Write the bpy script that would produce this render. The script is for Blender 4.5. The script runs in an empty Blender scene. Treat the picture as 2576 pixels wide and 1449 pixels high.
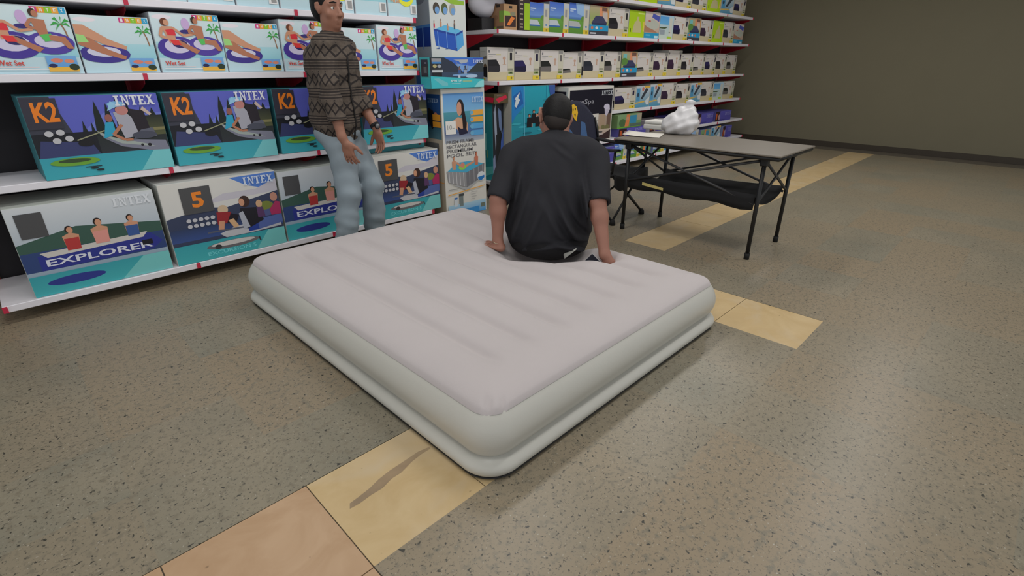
import bpy, bmesh, math, random
import numpy as np
from mathutils import Vector, Matrix
from mathutils.bvhtree import BVHTree

random.seed(7)
RNG = np.random.default_rng(11)
scene = bpy.context.scene
COL = scene.collection

# ------------------------------------------------------------------ camera
H = 1.30                       # camera height; X runs along the shelves, Y towards them
FPX = 1290.0                   # focal length in pixels of the 2576 px frame
PITCH = math.atan((724.5 - 160.0) / FPX)
cp, sp = math.cos(PITCH), math.sin(PITCH)
FH = np.array([math.sqrt(.5), math.sqrt(.5), 0.0])
RT = np.array([math.sqrt(.5), -math.sqrt(.5), 0.0])
FW = FH * cp + np.array([0, 0, -sp])
UP = FH * sp + np.array([0, 0, cp])
EYE = np.array([0, 0, H])

cam = bpy.data.cameras.new('camera')
cam.sensor_fit = 'HORIZONTAL'
cam.sensor_width = 36.0
cam.lens = FPX / 2576.0 * 36.0
cam.clip_start = 0.05
cam_o = bpy.data.objects.new('camera', cam)
COL.objects.link(cam_o)
M = Matrix(((RT[0], UP[0], -FW[0], 0), (RT[1], UP[1], -FW[1], 0), (RT[2], UP[2], -FW[2], H), (0, 0, 0, 1)))
cam_o.matrix_world = M
scene.camera = cam_o

# ------------------------------------------------------------------ world, exposure
scene.view_settings.view_transform = 'Standard'
scene.view_settings.look = 'None'
scene.view_settings.gamma = 1.0
scene.view_settings.use_curve_mapping = False
scene.view_settings.exposure = 0.24
world = bpy.data.worlds.new('world')
scene.world = world
world.use_nodes = True
world.node_tree.nodes['Background'].inputs[0].default_value = (0.93, 0.97, 1.0, 1)
world.node_tree.nodes['Background'].inputs[1].default_value = 0.62
LAMP_POWER = 12.5


def px(x, y, k):
    """photo pixel -> point at horizontal distance k from the camera's foot"""
    d = FW * FPX + RT * (x - 1288.0) + UP * (724.5 - y)
    return EYE + d * (k / math.hypot(d[0], d[1]))


# ------------------------------------------------------------------ colours and materials
def lin(c):
    c = c / 255.0
    return c / 12.92 if c <= 0.04045 else ((c + 0.055) / 1.055) ** 2.4


def rgb(r, g, b, gain=1.0):
    return (min(lin(r) * gain, .9), min(lin(g) * gain, .9), min(lin(b) * gain, .9), 1.0)


MATS = {}


def mat(name, col, rough=.6, metal=0.0, noise=0.0, scale=20.0, bump=0.0, sheen=0.0, spec=.5, bscale=None):
    """principled material with a little noise in colour and relief"""
    if name in MATS:
        return MATS[name]
    m = bpy.data.materials.new(name)
    m.use_nodes = True
    nt = m.node_tree
    b = nt.nodes['Principled BSDF']
    b.inputs['Base Color'].default_value = col
    b.inputs['Roughness'].default_value = rough
    b.inputs['Metallic'].default_value = metal
    b.inputs['Specular IOR Level'].default_value = spec
    if sheen:
        b.inputs['Sheen Weight'].default_value = sheen
    tc = nt.nodes.new('ShaderNodeTexCoord')
    if noise:
        n = nt.nodes.new('ShaderNodeTexNoise')
        n.inputs['Scale'].default_value = scale
        n.inputs['Detail'].default_value = 4
        nt.links.new(tc.outputs['Object'], n.inputs['Vector'])
        mx = nt.nodes.new('ShaderNodeMix')
        mx.data_type = 'RGBA'
        mx.inputs[6].default_value = tuple(c * (1 - noise) for c in col[:3]) + (1,)
        mx.inputs[7].default_value = tuple(min(1, c * (1 + noise)) for c in col[:3]) + (1,)
        nt.links.new(n.outputs['Fac'], mx.inputs[0])
        nt.links.new(mx.outputs[2], b.inputs['Base Color'])
    if bump:
        n2 = nt.nodes.new('ShaderNodeTexNoise')
        n2.inputs['Scale'].default_value = bscale or scale
        n2.inputs['Detail'].default_value = 3
        nt.links.new(tc.outputs['Object'], n2.inputs['Vector'])
        bp = nt.nodes.new('ShaderNodeBump')
        bp.inputs['Strength'].default_value = bump
        bp.inputs['Distance'].default_value = .01
        nt.links.new(n2.outputs['Fac'], bp.inputs['Height'])
        nt.links.new(bp.outputs['Normal'], b.inputs['Normal'])
    MATS[name] = m
    return m


def print_material():
    m = bpy.data.materials.new('printed_card')
    m.use_nodes = True
    nt = m.node_tree
    b = nt.nodes['Principled BSDF']
    a = nt.nodes.new('ShaderNodeVertexColor')
    a.layer_name = 'Col'
    nt.links.new(a.outputs['Color'], b.inputs['Base Color'])
    b.inputs['Roughness'].default_value = .38
    b.inputs['Specular IOR Level'].default_value = .35
    return m


PRINT = print_material()
WHITE_METAL = mat('white_shelf_enamel', rgb(238, 235, 242), .4, noise=.04, scale=6)
RED_METAL = mat('red_upright_enamel', rgb(165, 20, 42), .4, noise=.06, scale=8)
DARK_PANEL = mat('dark_back_panel', rgb(30, 26, 32), .7, noise=.2, scale=4)
RED_CLIP = mat('red_price_clip', rgb(200, 45, 75), .45)
BLACK_STEEL = mat('black_powder_coated_steel', rgb(22, 22, 24), .45, noise=.1, scale=30)
BLACK_FABRIC = mat('black_polyester_fabric', rgb(22, 22, 25), .85, noise=.15, scale=60, bump=.2, bscale=300)
SKIN = mat('skin', rgb(160, 112, 95), .5, noise=.1, scale=14, bump=.08, bscale=90)
SKIN2 = mat('skin_tanned', rgb(150, 104, 84), .5, noise=.1, scale=14)
HAIR = mat('black_hair', rgb(15, 13, 14), .55, noise=.3, scale=120, bump=.3, bscale=260, spec=.25)
PAPER = mat('white_paper', rgb(225, 220, 210), .7, noise=.03, scale=10)


# ------------------------------------------------------------------ mesh helpers
def link(o, parent=None):
    COL.objects.link(o)
    if parent is not None:
        o.parent = parent
    return o


def mesh_from(name, verts, faces, m=None, smooth=False):
    me = bpy.data.meshes.new(name)
    me.from_pydata([tuple(map(float, v)) for v in verts], [], [tuple(map(int, f)) for f in faces])
    if m:
        me.materials.append(m)
    if smooth:
        me.polygons.foreach_set('use_smooth', [True] * len(me.polygons))
    me.update()
    return me


def obj(name, me, parent=None, loc=(0, 0, 0), rot=(0, 0, 0)):
    o = bpy.data.objects.new(name, me)
    o.location = loc
    o.rotation_euler = rot
    return link(o, parent)


def tag(o, label=None, cat=None, group=None, kind=None):
    if label:
        o['label'] = label
    if cat:
        o['category'] = cat
    if group:
        o['group'] = group
    if kind:
        o['kind'] = kind
    return o


def thing(name, label, cat, loc=(0, 0, 0), rotz=0, group=None):
    o = bpy.data.objects.new(name, None)
    o.empty_display_size = .1
    o.location = loc
    o.rotation_euler = (0, 0, rotz)
    link(o)
    return tag(o, label, cat, group)


def box_mesh(name, w, d, h, m, bev=.003, off=(0, 0, 0), segs=1):
    bm = bmesh.new()
    bmesh.ops.create_cube(bm, size=1)
    for v in bm.verts:
        v.co = Vector(((v.co.x + .5) * w + off[0], (v.co.y + .5) * d + off[1], (v.co.z + .5) * h + off[2]))
    if bev:
        bmesh.ops.bevel(bm, geom=bm.edges[:], offset=bev, segments=segs, affect='EDGES', profile=.5)
    me = bpy.data.meshes.new(name)
    bm.to_mesh(me)
    bm.free()
    me.materials.append(m)
    return me


def tube_mesh(name, pts, r, m, n=10, caps=True, closed=False):
    """round tube along a polyline; r may be a list"""
    pts = [np.array(p, float) for p in pts]
    K = len(pts)
    rr = [r] * K if np.isscalar(r) else list(r)
    V, F = [], []
    prev = None
    for i, p in enumerate(pts):
        if closed:
            t = pts[(i + 1) % K] - pts[i - 1]
        else:
            t = pts[min(i + 1, K - 1)] - pts[max(i - 1, 0)]
        t = t / (np.linalg.norm(t) + 1e-9)
        if prev is None:
            a = np.array([0, 0, 1.0]) if abs(t[2]) < .9 else np.array([1.0, 0, 0])
        else:
            a = prev
        u = a - t * (a @ t)
        u /= np.linalg.norm(u) + 1e-9
        prev = u
        w = np.cross(t, u)
        for j in range(n):
            an = 2 * math.pi * j / n
            V.append(p + rr[i] * (math.cos(an) * u + math.sin(an) * w))
    for i in range(K if closed else K - 1):
        i2 = (i + 1) % K
        for j in range(n):
            j2 = (j + 1) % n
            F.append((i * n + j, i * n + j2, i2 * n + j2, i2 * n + j))
    if caps and not closed:
        F.append(tuple(range(n - 1, -1, -1)))
        F.append(tuple((K - 1) * n + j for j in range(n)))
    return mesh_from(name, V, F, m, smooth=True)


def sheet_mesh(name, grid, th, m):
    """a cloth sheet from a grid of points, thickened to th"""
    g = np.array(grid, float)
    a, b = g.shape[:2]
    du = np.gradient(g, axis=0)
    dv = np.gradient(g, axis=1)
    n = np.cross(du, dv)
    n /= np.linalg.norm(n, axis=2, keepdims=True) + 1e-9
    V = np.concatenate([(g + n * th / 2).reshape(-1, 3), (g - n * th / 2).reshape(-1, 3)])
    F = []
    N = a * b
    for i in range(a - 1):
        for j in range(b - 1):
            q = (i * b + j, (i + 1) * b + j, (i + 1) * b + j + 1, i * b + j + 1)
            F.append(q)
            F.append(tuple(N + x for x in reversed(q)))
    rim = [(i, 0) for i in range(a)] + [(a - 1, j) for j in range(1, b)] + [(i, b - 1) for i in range(a - 2, -1, -1)] + [(0, j) for j in range(b - 2, 0, -1)]
    for s in range(len(rim)):
        p, q = rim[s], rim[(s + 1) % len(rim)]
        p, q = p[0] * b + p[1], q[0] * b + q[1]
        F.append((p, N + p, N + q, q))
    return mesh_from(name, V, F, m, smooth=True)


# ------------------------------------------------------------------ smooth-union bodies
class Body:
    def __init__(s, lo, hi, h):
        s.lo = np.array(lo, float)
        s.h = h
        n = np.ceil((np.array(hi) - s.lo) / h).astype(int) + 1
        s.n = n
        s.d = np.full(tuple(n), .5, np.float32)

    def block(s, lo, hi):
        a = np.clip(np.floor((np.array(lo) - s.lo) / s.h).astype(int), 0, s.n - 1)
        b = np.clip(np.ceil((np.array(hi) - s.lo) / s.h).astype(int) + 1, 1, s.n)
        sl = tuple(slice(i, max(i + 1, j)) for i, j in zip(a, b))
        ax = [s.lo[i] + s.h * np.arange(sl[i].start, sl[i].stop) for i in range(3)]
        P = np.stack(np.meshgrid(*ax, indexing='ij'), -1)
        return sl, P

    def join(s, sl, d, k):
        o = s.d[sl]
        if k <= 0:
            s.d[sl] = np.minimum(o, d)
            return
        t = np.clip(.5 + .5 * (o - d) / k, 0, 1)
        s.d[sl] = o * (1 - t) + d * t - k * t * (1 - t)

    @staticmethod
    def dcone(P, a, b, ra, rb):
        ab = b - a
        t = np.clip(((P - a) @ ab) / (ab @ ab + 1e-12), 0, 1)
        return np.linalg.norm(P - a - t[..., None] * ab, axis=-1) - (ra + (rb - ra) * t)

    def cone(s, a, b, ra, rb, k=.02):
        a, b = np.array(a, float), np.array(b, float)
        m = max(ra, rb) + k + 3 * s.h + .02
        sl, P = s.block(np.minimum(a, b) - m, np.maximum(a, b) + m)
        s.join(sl, s.dcone(P, a, b, ra, rb), k)
        return s

    def chain(s, pts, rad, k=.02):
        for i in range(len(pts) - 1):
            s.cone(pts[i], pts[i + 1], rad[i], rad[i + 1], k)
        return s

    def ell(s, c, rad, axes=None, k=.03):
        c, rad = np.array(c, float), np.array(rad, float)
        R = np.eye(3) if axes is None else np.array(axes, float)      # rows are the axes
        m = rad.max() + k + 3 * s.h + .02
        sl, P = s.block(c - m, c + m)
        q = (P - c) @ R.T
        n = np.linalg.norm(q / rad, axis=-1)
        g = np.linalg.norm(q / rad ** 2, axis=-1) + 1e-9
        d = n * (n - 1) / g
        d = np.where(n < 1e-4, -rad.min(), d)
        s.join(sl, d, k)
        return s

    def cut(s, n, p, k=0.0):
        """keep the side opposite to n at point p"""
        n = np.array(n, float)
        n /= np.linalg.norm(n)
        sl, P = s.block(s.lo - 1, s.lo + s.n * s.h + 1)
        s.d[sl] = np.maximum(s.d[sl], (P - np.array(p)) @ n)
        return s

    def carve(s, a, b, ra, rb):
        a, b = np.array(a, float), np.array(b, float)
        m = max(ra, rb) + 4 * s.h
        sl, P = s.block(np.minimum(a, b) - m, np.maximum(a, b) + m)
        s.d[sl] = np.maximum(s.d[sl], -s.dcone(P, a, b, ra, rb))
        return s

    def warp(s, f):
        sl, P = s.block(s.lo - 1, s.lo + s.n * s.h + 1)
        s.d[sl] += f(P)
        return s

    def mesh(s, name, m, smooth=1):
        d = s.d
        ins = d < 0
        nx, ny, nz = d.shape
        c = np.zeros((nx - 1, ny - 1, nz - 1), np.int8)
        for i in (0, 1):
            for j in (0, 1):
                for k in (0, 1):
                    c += ins[i:nx - 1 + i, j:ny - 1 + j, k:nz - 1 + k]
        act = (c > 0) & (c < 8)
        idx = -np.ones(act.shape, np.int64)
        cells = np.argwhere(act)
        idx[tuple(cells.T)] = np.arange(len(cells))
        acc = np.zeros((len(cells), 3))
        cnt = np.zeros(len(cells))
        corners = [(i, j, k) for i in (0, 1) for j in (0, 1) for k in (0, 1)]
        for a in corners:
            for ax in range(3):
                if a[ax]:
                    continue
                b = list(a)
                b[ax] = 1
                da = d[tuple((cells + a).T)]
                db = d[tuple((cells + b).T)]
                x = (da < 0) != (db < 0)
                t = np.where(x, da / np.where(x, da - db, 1), 0)
                p = np.array(a, float) + t[:, None] * (np.array(b) - np.array(a))
                acc += p * x[:, None]
                cnt += x
        V = (cells + acc / cnt[:, None]) * s.h + s.lo
        F = []
        for ax in range(3):
            sh = [slice(0, n) for n in d.shape]
            s1, s2 = sh[:], sh[:]
            s1[ax] = slice(0, d.shape[ax] - 1)
            s2[ax] = slice(1, d.shape[ax])
            x = ins[tuple(s1)] != ins[tuple(s2)]
            o1, o2 = [i for i in range(3) if i != ax]
            e = np.argwhere(x)
            ok = (e[:, o1] > 0) & (e[:, o2] > 0) & (e[:, o1] < act.shape[o1]) & (e[:, o2] < act.shape[o2])
            e = e[ok]
            flip = ins[tuple(e.T)]
            def cell(i, j):
                q = e.copy()
                q[:, o1] += i
                q[:, o2] += j
                return idx[tuple(q.T)]
            quad = np.stack([cell(-1, -1), cell(0, -1), cell(0, 0), cell(-1, 0)], 1)
            if ax == 1:
                flip = ~flip
            quad = np.where(flip[:, None], quad, quad[:, ::-1])
            F.append(quad)
        F = np.concatenate(F)
        F = F[(F >= 0).all(1)]
        for _ in range(smooth):
            A = np.zeros_like(V)
            W = np.zeros(len(V))
            for a, b in ((0, 1), (1, 2), (2, 3), (3, 0)):
                np.add.at(A, F[:, a], V[F[:, b]])
                np.add.at(W, F[:, a], 1)
                np.add.at(A, F[:, b], V[F[:, a]])
                np.add.at(W, F[:, b], 1)
            V = V * .5 + .5 * A / np.maximum(W, 1)[:, None]
        me = bpy.data.meshes.new(name)
        me.vertices.add(len(V))
        me.vertices.foreach_set('co', V.astype(np.float32).ravel())
        me.loops.add(len(F) * 4)
        me.loops.foreach_set('vertex_index', F.astype(np.int32).ravel())
        me.polygons.add(len(F))
        me.polygons.foreach_set('loop_start', np.arange(0, len(F) * 4, 4, dtype=np.int32))
        me.update(calc_edges=True)
        me.validate()
        me.polygons.foreach_set('use_smooth', [True] * len(me.polygons))
        me.materials.append(m)
        return me


# ------------------------------------------------------------------ flat print on cartons
TEXTS = {}


def text_tris(s, bold=0.0):
    key = (s, bold)
    if key not in TEXTS:
        c = bpy.data.curves.new('lettering', 'FONT')
        c.body = s
        c.size = 1
        c.offset = bold
        c.resolution_u = 2
        o = bpy.data.objects.new('lettering', c)
        COL.objects.link(o)
        dg = bpy.context.evaluated_depsgraph_get()
        me = bpy.data.meshes.new_from_object(o.evaluated_get(dg))
        V = np.array([v.co[:2] for v in me.vertices]) if len(me.vertices) else np.zeros((0, 2))
        F = [tuple(p.vertices) for p in me.polygons]
        bpy.data.objects.remove(o)
        bpy.data.curves.remove(c)
        bpy.data.meshes.remove(me)
        if len(V):
            V = V - V.min(0)
            V = V / V.max(0)
        TEXTS[key] = (V, F)
    return TEXTS[key]


def R(x0, y0, x1, y1, c, top=None):
    return [('p', [(x0, y0), (x1, y0), (x1, y1), (x0, y1)], [c, c, top or c, top or c])]


def P(pts, c):
    return [('p', pts, [c] * len(pts))]


def EL(cx, cy, rx, ry, c, n=18):
    return P([(cx + rx * math.cos(2 * math.pi * i / n), cy + ry * math.sin(2 * math.pi * i / n)) for i in range(n)], c)


def LN(pts, w, c, wy=None):
    """thick line"""
    out = []
    for (x0, y0), (x1, y1) in zip(pts, pts[1:]):
        L = math.hypot(x1 - x0, y1 - y0) + 1e-9
        nx, ny = -(y1 - y0) / L * w / 2, (x1 - x0) / L * w / 2
        out += P([(x0 + nx, y0 + ny), (x0 - nx, y0 - ny), (x1 - nx, y1 - ny), (x1 + nx, y1 + ny)], c)
    return out


def T(s, x0, y0, x1, y1, c, bold=0.0):
    return [('t', s, (x0, y0, x1, y1), c, bold)]


def INTEX(x0, y0, x1, y1, c):
    """slab-serif five-letter logo"""
    u = (x1 - x0) / 5.0
    h = y1 - y0
    S = []
    def rr(l, a, b, cc, d):
        S.extend(R(x0 + u * (l + a), y0 + h * b, x0 + u * (l + cc), y0 + h * d, c))
    def pp(l, pts):
        S.extend(P([(x0 + u * (l + a), y0 + h * b) for a, b in pts], c))
    rr(0, .2, 0, .8, .13); rr(0, .2, .87, .8, 1); rr(0, .36, .13, .64, .87)
    rr(1, .0, 0, .38, .12); rr(1, .0, .88, .3, 1); rr(1, .12, .12, .26, .88); pp(1, [(.12, 1), (.32, 1), (.86, 0), (.68, 0)]); rr(1, .72, .0, .86, .88); rr(1, .62, .88, .98, 1)
    rr(2, .06, .87, .96, 1); rr(2, .06, .66, .16, .87); rr(2, .86, .66, .96, .87); rr(2, .37, .12, .65, .87); rr(2, .25, 0, .77, .12)
    rr(3, .06, 0, .92, .13); rr(3, .06, .87, .9, 1); rr(3, .17, .13, .43, .87); rr(3, .43, .44, .72, .56); rr(3, .8, .13, .92, .32); rr(3, .8, .7, .9, .87)
    pp(4, [(.1, 1), (.4, 1), (.96, 0), (.64, 0)]); pp(4, [(.72, 1), (.9, 1), (.26, 0), (.06, 0)]); rr(4, .0, 0, .36, .1); rr(4, .6, 0, 1.02, .1); rr(4, .02, .9, .48, 1); rr(4, .62, .9, .98, 1)
    return S


PRINTS = {}


def print_mesh(key, shapes, w, h, gain=1.0):
    """flat print: the shapes laid over each other on a face w x h metres (local x right, y into the box, z up)"""
    k2 = (key, round(w, 3), round(h, 3))
    if k2 in PRINTS:
        return PRINTS[k2]
    V, F, C = [], [], []
    step = .00012
    for i, s in enumerate(shapes):
        y = -.0006 - i * step
        if s[0] == 'p':
            b = len(V)
            ring = [(min(max(p[0], 0), 1), min(max(p[1], 0), 1)) for p in s[1]]
            ar = sum(ring[q - 1][0] * ring[q][1] - ring[q][0] * ring[q - 1][1] for q in range(len(ring)))
            cols = list(s[2])
            if abs(ar) < 1e-7:
                continue
            if ar < 0:
                ring = ring[::-1]
                cols = cols[::-1]
            for (a, bb) in ring:
                V.append((a * w, y, bb * h))
            F.append(tuple(range(b, b + len(ring))))
            C += [rgb(*q, gain=gain) for q in cols]
        else:
            _, t, (x0, y0, x1, y1), col, bold = s
            tv, tf = text_tris(t, bold)
            b = len(V)
            for q in tv:
                V.append(((x0 + q[0] * (x1 - x0)) * w, y, (y0 + q[1] * (y1 - y0)) * h))
            for f in tf:
                F.append(tuple(b + q for q in f))
                C += [rgb(*col, gain=gain)] * len(f)
    me = mesh_from('print', V, F, PRINT)
    at = me.color_attributes.new('Col', 'FLOAT_COLOR', 'CORNER')
    at.data.foreach_set('color', np.array(C, np.float32).ravel())
    PRINTS[k2] = me
    return me


BODIES = {}


def carton(name, label, cat, x, y, z, w, d, h, card, front=None, side=None, top=None, rotz=0.0, group=None, gain=1.12):
    """a carton standing at its front lower corner; front faces -Y, the side print faces -X"""
    t = thing(name, label, cat, (x, y, z), rotz, group)
    k = (card, round(w, 3), round(d, 3), round(h, 3))
    if k not in BODIES:
        m = mat('card_%d_%d_%d' % card, rgb(*card), .55, noise=.05, scale=9)
        BODIES[k] = box_mesh('carton_body', w, d, h, m, .003)
    obj('carton_body', BODIES[k], t)
    if front:
        obj('front_print', print_mesh(front[0], front[1], w - .004, h - .004, gain), t, (.002, 0, .002))
    if side:
        obj('side_print', print_mesh(side[0], side[1], d - .004, h - .004, gain), t, (0, d - .002, .002), (0, 0, -math.pi / 2))
    if top:
        obj('top_print', print_mesh(top[0], top[1], w - .004, d - .004, gain), t, (.002, .002, h), (-math.pi / 2, 0, 0))
    return t


# ------------------------------------------------------------------ room
TERRAZZO = None


def floor_material(name, base, dark, speck, vein=False, pink=(0, 0, 0)):
    m = bpy.data.materials.new(name)
    m.use_nodes = True
    nt = m.node_tree
    N, L = nt.nodes, nt.links
    b = N['Principled BSDF']
    g = N.new('ShaderNodeNewGeometry')
    def noise(sc, det=3, rough=.5, dist=0):
        n = N.new('ShaderNodeTexNoise')
        n.inputs['Scale'].default_value = sc
        n.inputs['Detail'].default_value = det
        n.inputs['Roughness'].default_value = rough
        n.inputs['Distortion'].default_value = dist
        L.new(g.outputs['Position'], n.inputs['Vector'])
        return n.outputs['Fac']
    def ramp(f, a, c):
        r = N.new('ShaderNodeMapRange')
        r.inputs['From Min'].default_value = a
        r.inputs['From Max'].default_value = c
        L.new(f, r.inputs['Value'])
        return r.outputs['Result']
    def mixc(f, a, c):
        x = N.new('ShaderNodeMix')
        x.data_type = 'RGBA'
        L.new(f, x.inputs[0])
        for i, q in ((6, a), (7, c)):
            if isinstance(q, tuple):
                x.inputs[i].default_value = q
            else:
                L.new(q, x.inputs[i])
        return x.outputs[2]
    if not vein:
        c = mixc(ramp(noise(2.2, 3, .6), .3, .7), base, (base[0] * .74, base[1] * .8, base[2] * .84, 1))
        oi = N.new('ShaderNodeObjectInfo')
        c = mixc(oi.outputs['Random'], c, (base[0] * 1.0, base[1] * .9, base[2] * .82, 1))
        c = mixc(ramp(noise(38, 2), .53, .68), c, tuple(v * .72 for v in base[:3]) + (1,))
        c = mixc(ramp(noise(90, 3, .7), .57, .69), c, dark)
        c = mixc(ramp(noise(70, 2, .5, .4), .63, .70), c, tuple(v * .55 for v in dark[:3]) + (1,))
        c = mixc(ramp(noise(120, 1), .68, .80), c, speck)
    else:
        c = mixc(ramp(noise(5, 4, .6, .8), .35, .7), base, dark)
        c = mixc(ramp(noise(2.2, 3, .5, 1.5), .55, .75), c, speck)
        c = mixc(ramp(noise(24, 2), .72, .78), c, tuple(v * .45 for v in dark[:3]) + (1,))
    L.new(c, b.inputs['Base Color'])
    b.inputs['Roughness'].default_value = .34
    b.inputs['Specular IOR Level'].default_value = .4
    return m


TERR = floor_material('grey_terrazzo', rgb(150, 141, 122), rgb(88, 86, 78), rgb(178, 172, 158))
CREAM = floor_material('cream_travertine', rgb(208, 183, 140), rgb(196, 168, 122), rgb(204, 184, 152), True)
PINKT = floor_material('pinkish_travertine', rgb(196, 164, 132), rgb(180, 146, 112), rgb(200, 172, 140), True)
GROUT = mat('grey_grout', rgb(96, 88, 76), .9, noise=.1, scale=40)
WALL = mat('olive_beige_wall_paint', rgb(120, 114, 94), .8, noise=.04, scale=3)
CEIL = mat('white_ceiling_paint', rgb(215, 215, 210), .9)


def plain(name, verts, faces, m, kind='structure', parent=None):
    o = obj(name, mesh_from(name, verts, faces, m), parent)
    if kind and parent is None:
        o['kind'] = kind
    return o


XE, YE = 10.2, 4.6
fl = obj('floor', box_mesh('floor', 13.2, 7.6, .05, GROUT, 0, (-3, -3, -.054)))
tag(fl, 'speckled grey terrazzo floor with cream stone bands', 'floor', kind='structure')
wb = obj('wall_back', box_mesh('wall_back', 13.2, .1, 3.15, WALL, 0, (-3, YE, -.05)))
tag(wb, 'olive beige wall behind the shelving', 'wall', kind='structure')
wr = obj('wall_right', box_mesh('wall_right', .1, 7.6, 3.15, WALL, 0, (XE, -3, -.05)))
tag(wr, 'plain olive beige wall at the end of the shop', 'wall', kind='structure')
ce = obj('ceiling', box_mesh('ceiling', 13.2, 7.6, .08, CEIL, 0, (-3, -3, 3.1)))
tag(ce, 'white painted shop ceiling above the shelves', 'ceiling', kind='structure')

bb = obj('baseboard_right', box_mesh('baseboard_right', .015, 7.5, .09, mat('dark_brown_skirting', rgb(62, 54, 44), .5), .002, (XE - .015, -2.9, -.004)))
tag(bb, 'dark skirting along the end wall', 'baseboard', kind='structure')
xl = [.44 + .425 * i for i in range(-3, 24)]
yl = [-.71, -.285, .14, .565, .99, 1.42, 1.78, 2.14, 2.565, 2.99, 3.415, 3.84, 4.265]
TILES = {}
for i in range(len(xl) - 1):
    for j in range(len(yl) - 1):
        x0, x1, y0, y1 = xl[i], xl[i + 1], yl[j], yl[j + 1]
        if x1 > XE:
            continue
        mm = TERR
        if j == 4 and x0 > .4 and x0 < 2.3:
            mm = CREAM
        if j in (3, 4) and x0 < .4:
            mm = PINKT
        if abs(x0 - 2.565) < .02 and j < 8 and j > 2:
            mm = CREAM
        if j == 6 and x0 > 3.3:
            mm = CREAM
        if j == 0 and x0 > 2.9:
            mm = CREAM
        k = (mm.name, round(x1 - x0, 3), round(y1 - y0, 3))
        if k not in TILES:
            gp = .0035 if mm is not TERR else .0001
            TILES[k] = box_mesh('tile', x1 - x0 - gp, y1 - y0 - gp, .006, mm, 0)
        obj('tile', TILES[k], fl, (x0, y0, -.006))

ca = [((880, 1280), (880, 1266)), ((905, 1266), (902, 1250)), ((935, 1244), (930, 1228)), ((962, 1228), (952, 1206)), ((985, 1204), (980, 1184)), ((1010, 1188), (998, 1172)), ((1035, 1162), (1027, 1153)), ((1060, 1142), (1052, 1136)), ((1083, 1128), (1080, 1124))]


def fpt(q, z=.0004):
    d = FW * FPX + RT * (q[0] - 1288.0) + UP * (724.5 - q[1])
    return EYE + d * ((z - H) / d[2])


V = [fpt(q[0]) for q in ca] + [fpt(q[1]) for q in ca]
n_ = len(ca)
obj('stone_vein', mesh_from('stone_vein', V, [(i, i + 1, n_ + i + 1, n_ + i) for i in range(n_ - 1)], floor_material('grey_stone_vein', rgb(168, 144, 114), rgb(140, 122, 100), rgb(180, 158, 126), True)), fl)

# ceiling lamps: housings with a lit diffuser and the light they give
for i, (lx, ly) in enumerate([(0.2, .6), (0.4, 2.6), (2.7, .4), (2.6, 2.5), (5.0, .4), (5.0, 2.5), (7.4, .6), (7.4, 2.6)]):
    t = thing('ceiling_lamp', 'long white fluorescent ceiling lamp, %s' % ['by the entrance', 'over the bed foot end', 'over the bed head end', 'over the seated man', 'beyond the table', 'over the camping chair', 'near the end wall', 'over the far shelves'][i], 'lamp', (lx, ly, 3.1), 0, 'ceiling lamps')
    obj('housing', box_mesh('housing', 1.3, .34, .07, WHITE_METAL, .004, (-.65, -.17, -.07)), t)
    dm = MATS.get('lamp_diffuser')
    if not dm:
        dm = mat('lamp_diffuser', (.9, .9, .9, 1), .5)
        dm.node_tree.nodes['Principled BSDF'].inputs['Emission Color'].default_value = (1, .97, .93, 1)
        dm.node_tree.nodes['Principled BSDF'].inputs['Emission Strength'].default_value = 2.5
    obj('diffuser', box_mesh('diffuser', 1.2, .26, .012, dm, .002, (-.6, -.13, -.082)), t)
    la = bpy.data.lights.new('lamp_light', 'AREA')
    la.shape = 'RECTANGLE'
    la.size, la.size_y = 1.2, .26
    la.energy = LAMP_POWER
    la.color = (1.0, .985, .965)
    lo = bpy.data.objects.new('lamp_light', la)
    lo.location = (0, 0, -.09)
    link(lo, t)

# ------------------------------------------------------------------ shelving
def shelf_run(t, x0, bays, bw, yf, yb, levels, zt, front_over=None):
    """levels: (z top of board, first bay, last bay, front y)"""
    n = bays
    um = box_mesh('upright', .045, .05, zt, RED_METAL, .003)
    for i in range(n + 1):
        obj('upright', um, t, (x0 + i * bw - .022, yb, 0))
    bk = box_mesh('back_panel', bw - .05, .015, zt - .1, DARK_PANEL, 0)
    for i in range(n):
        obj('back_panel', bk, t, (x0 + i * bw + .025, yb + .02, .05))
    for (z, a, b, f) in levels:
        d = yb - f
        bm_ = box_mesh('shelf_board', bw - .004, d, .038, WHITE_METAL, .003)
        cm = box_mesh('price_clip', .022, .006, .036, RED_CLIP, .001)
        br = None
        for i in range(a, b + 1):
            obj('shelf_board', bm_, t, (x0 + i * bw + .002, f, z - .038))
        for i in range(a, b + 2):
            obj('price_clip', cm, t, (x0 + i * bw - .011 + (.012 if i == a else 0), f - .006, z - .037))
            # cantilever bracket under the board
            e = z - .04
            V = [(0, yb, e), (0, f + .05, e), (0, f + .06, e - .02), (0, yb, e - .13)]
            V = [(v[0] - .002, v[1], v[2]) for v in V] + [(v[0] + .002, v[1], v[2]) for v in V]
            F = [(0, 1, 2, 3), (7, 6, 5, 4)] + [(q, q + 4, (q + 1) % 4 + 4, (q + 1) % 4) for q in range(4)]
            if z > .2:
                if br is None:
                    br = mesh_from('bracket', V, F, RED_METAL)
                obj('bracket', br, t, (x0 + i * bw + (.004 if i == a else (-.004 if i == b + 1 else 0)), 0, 0))


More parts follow.
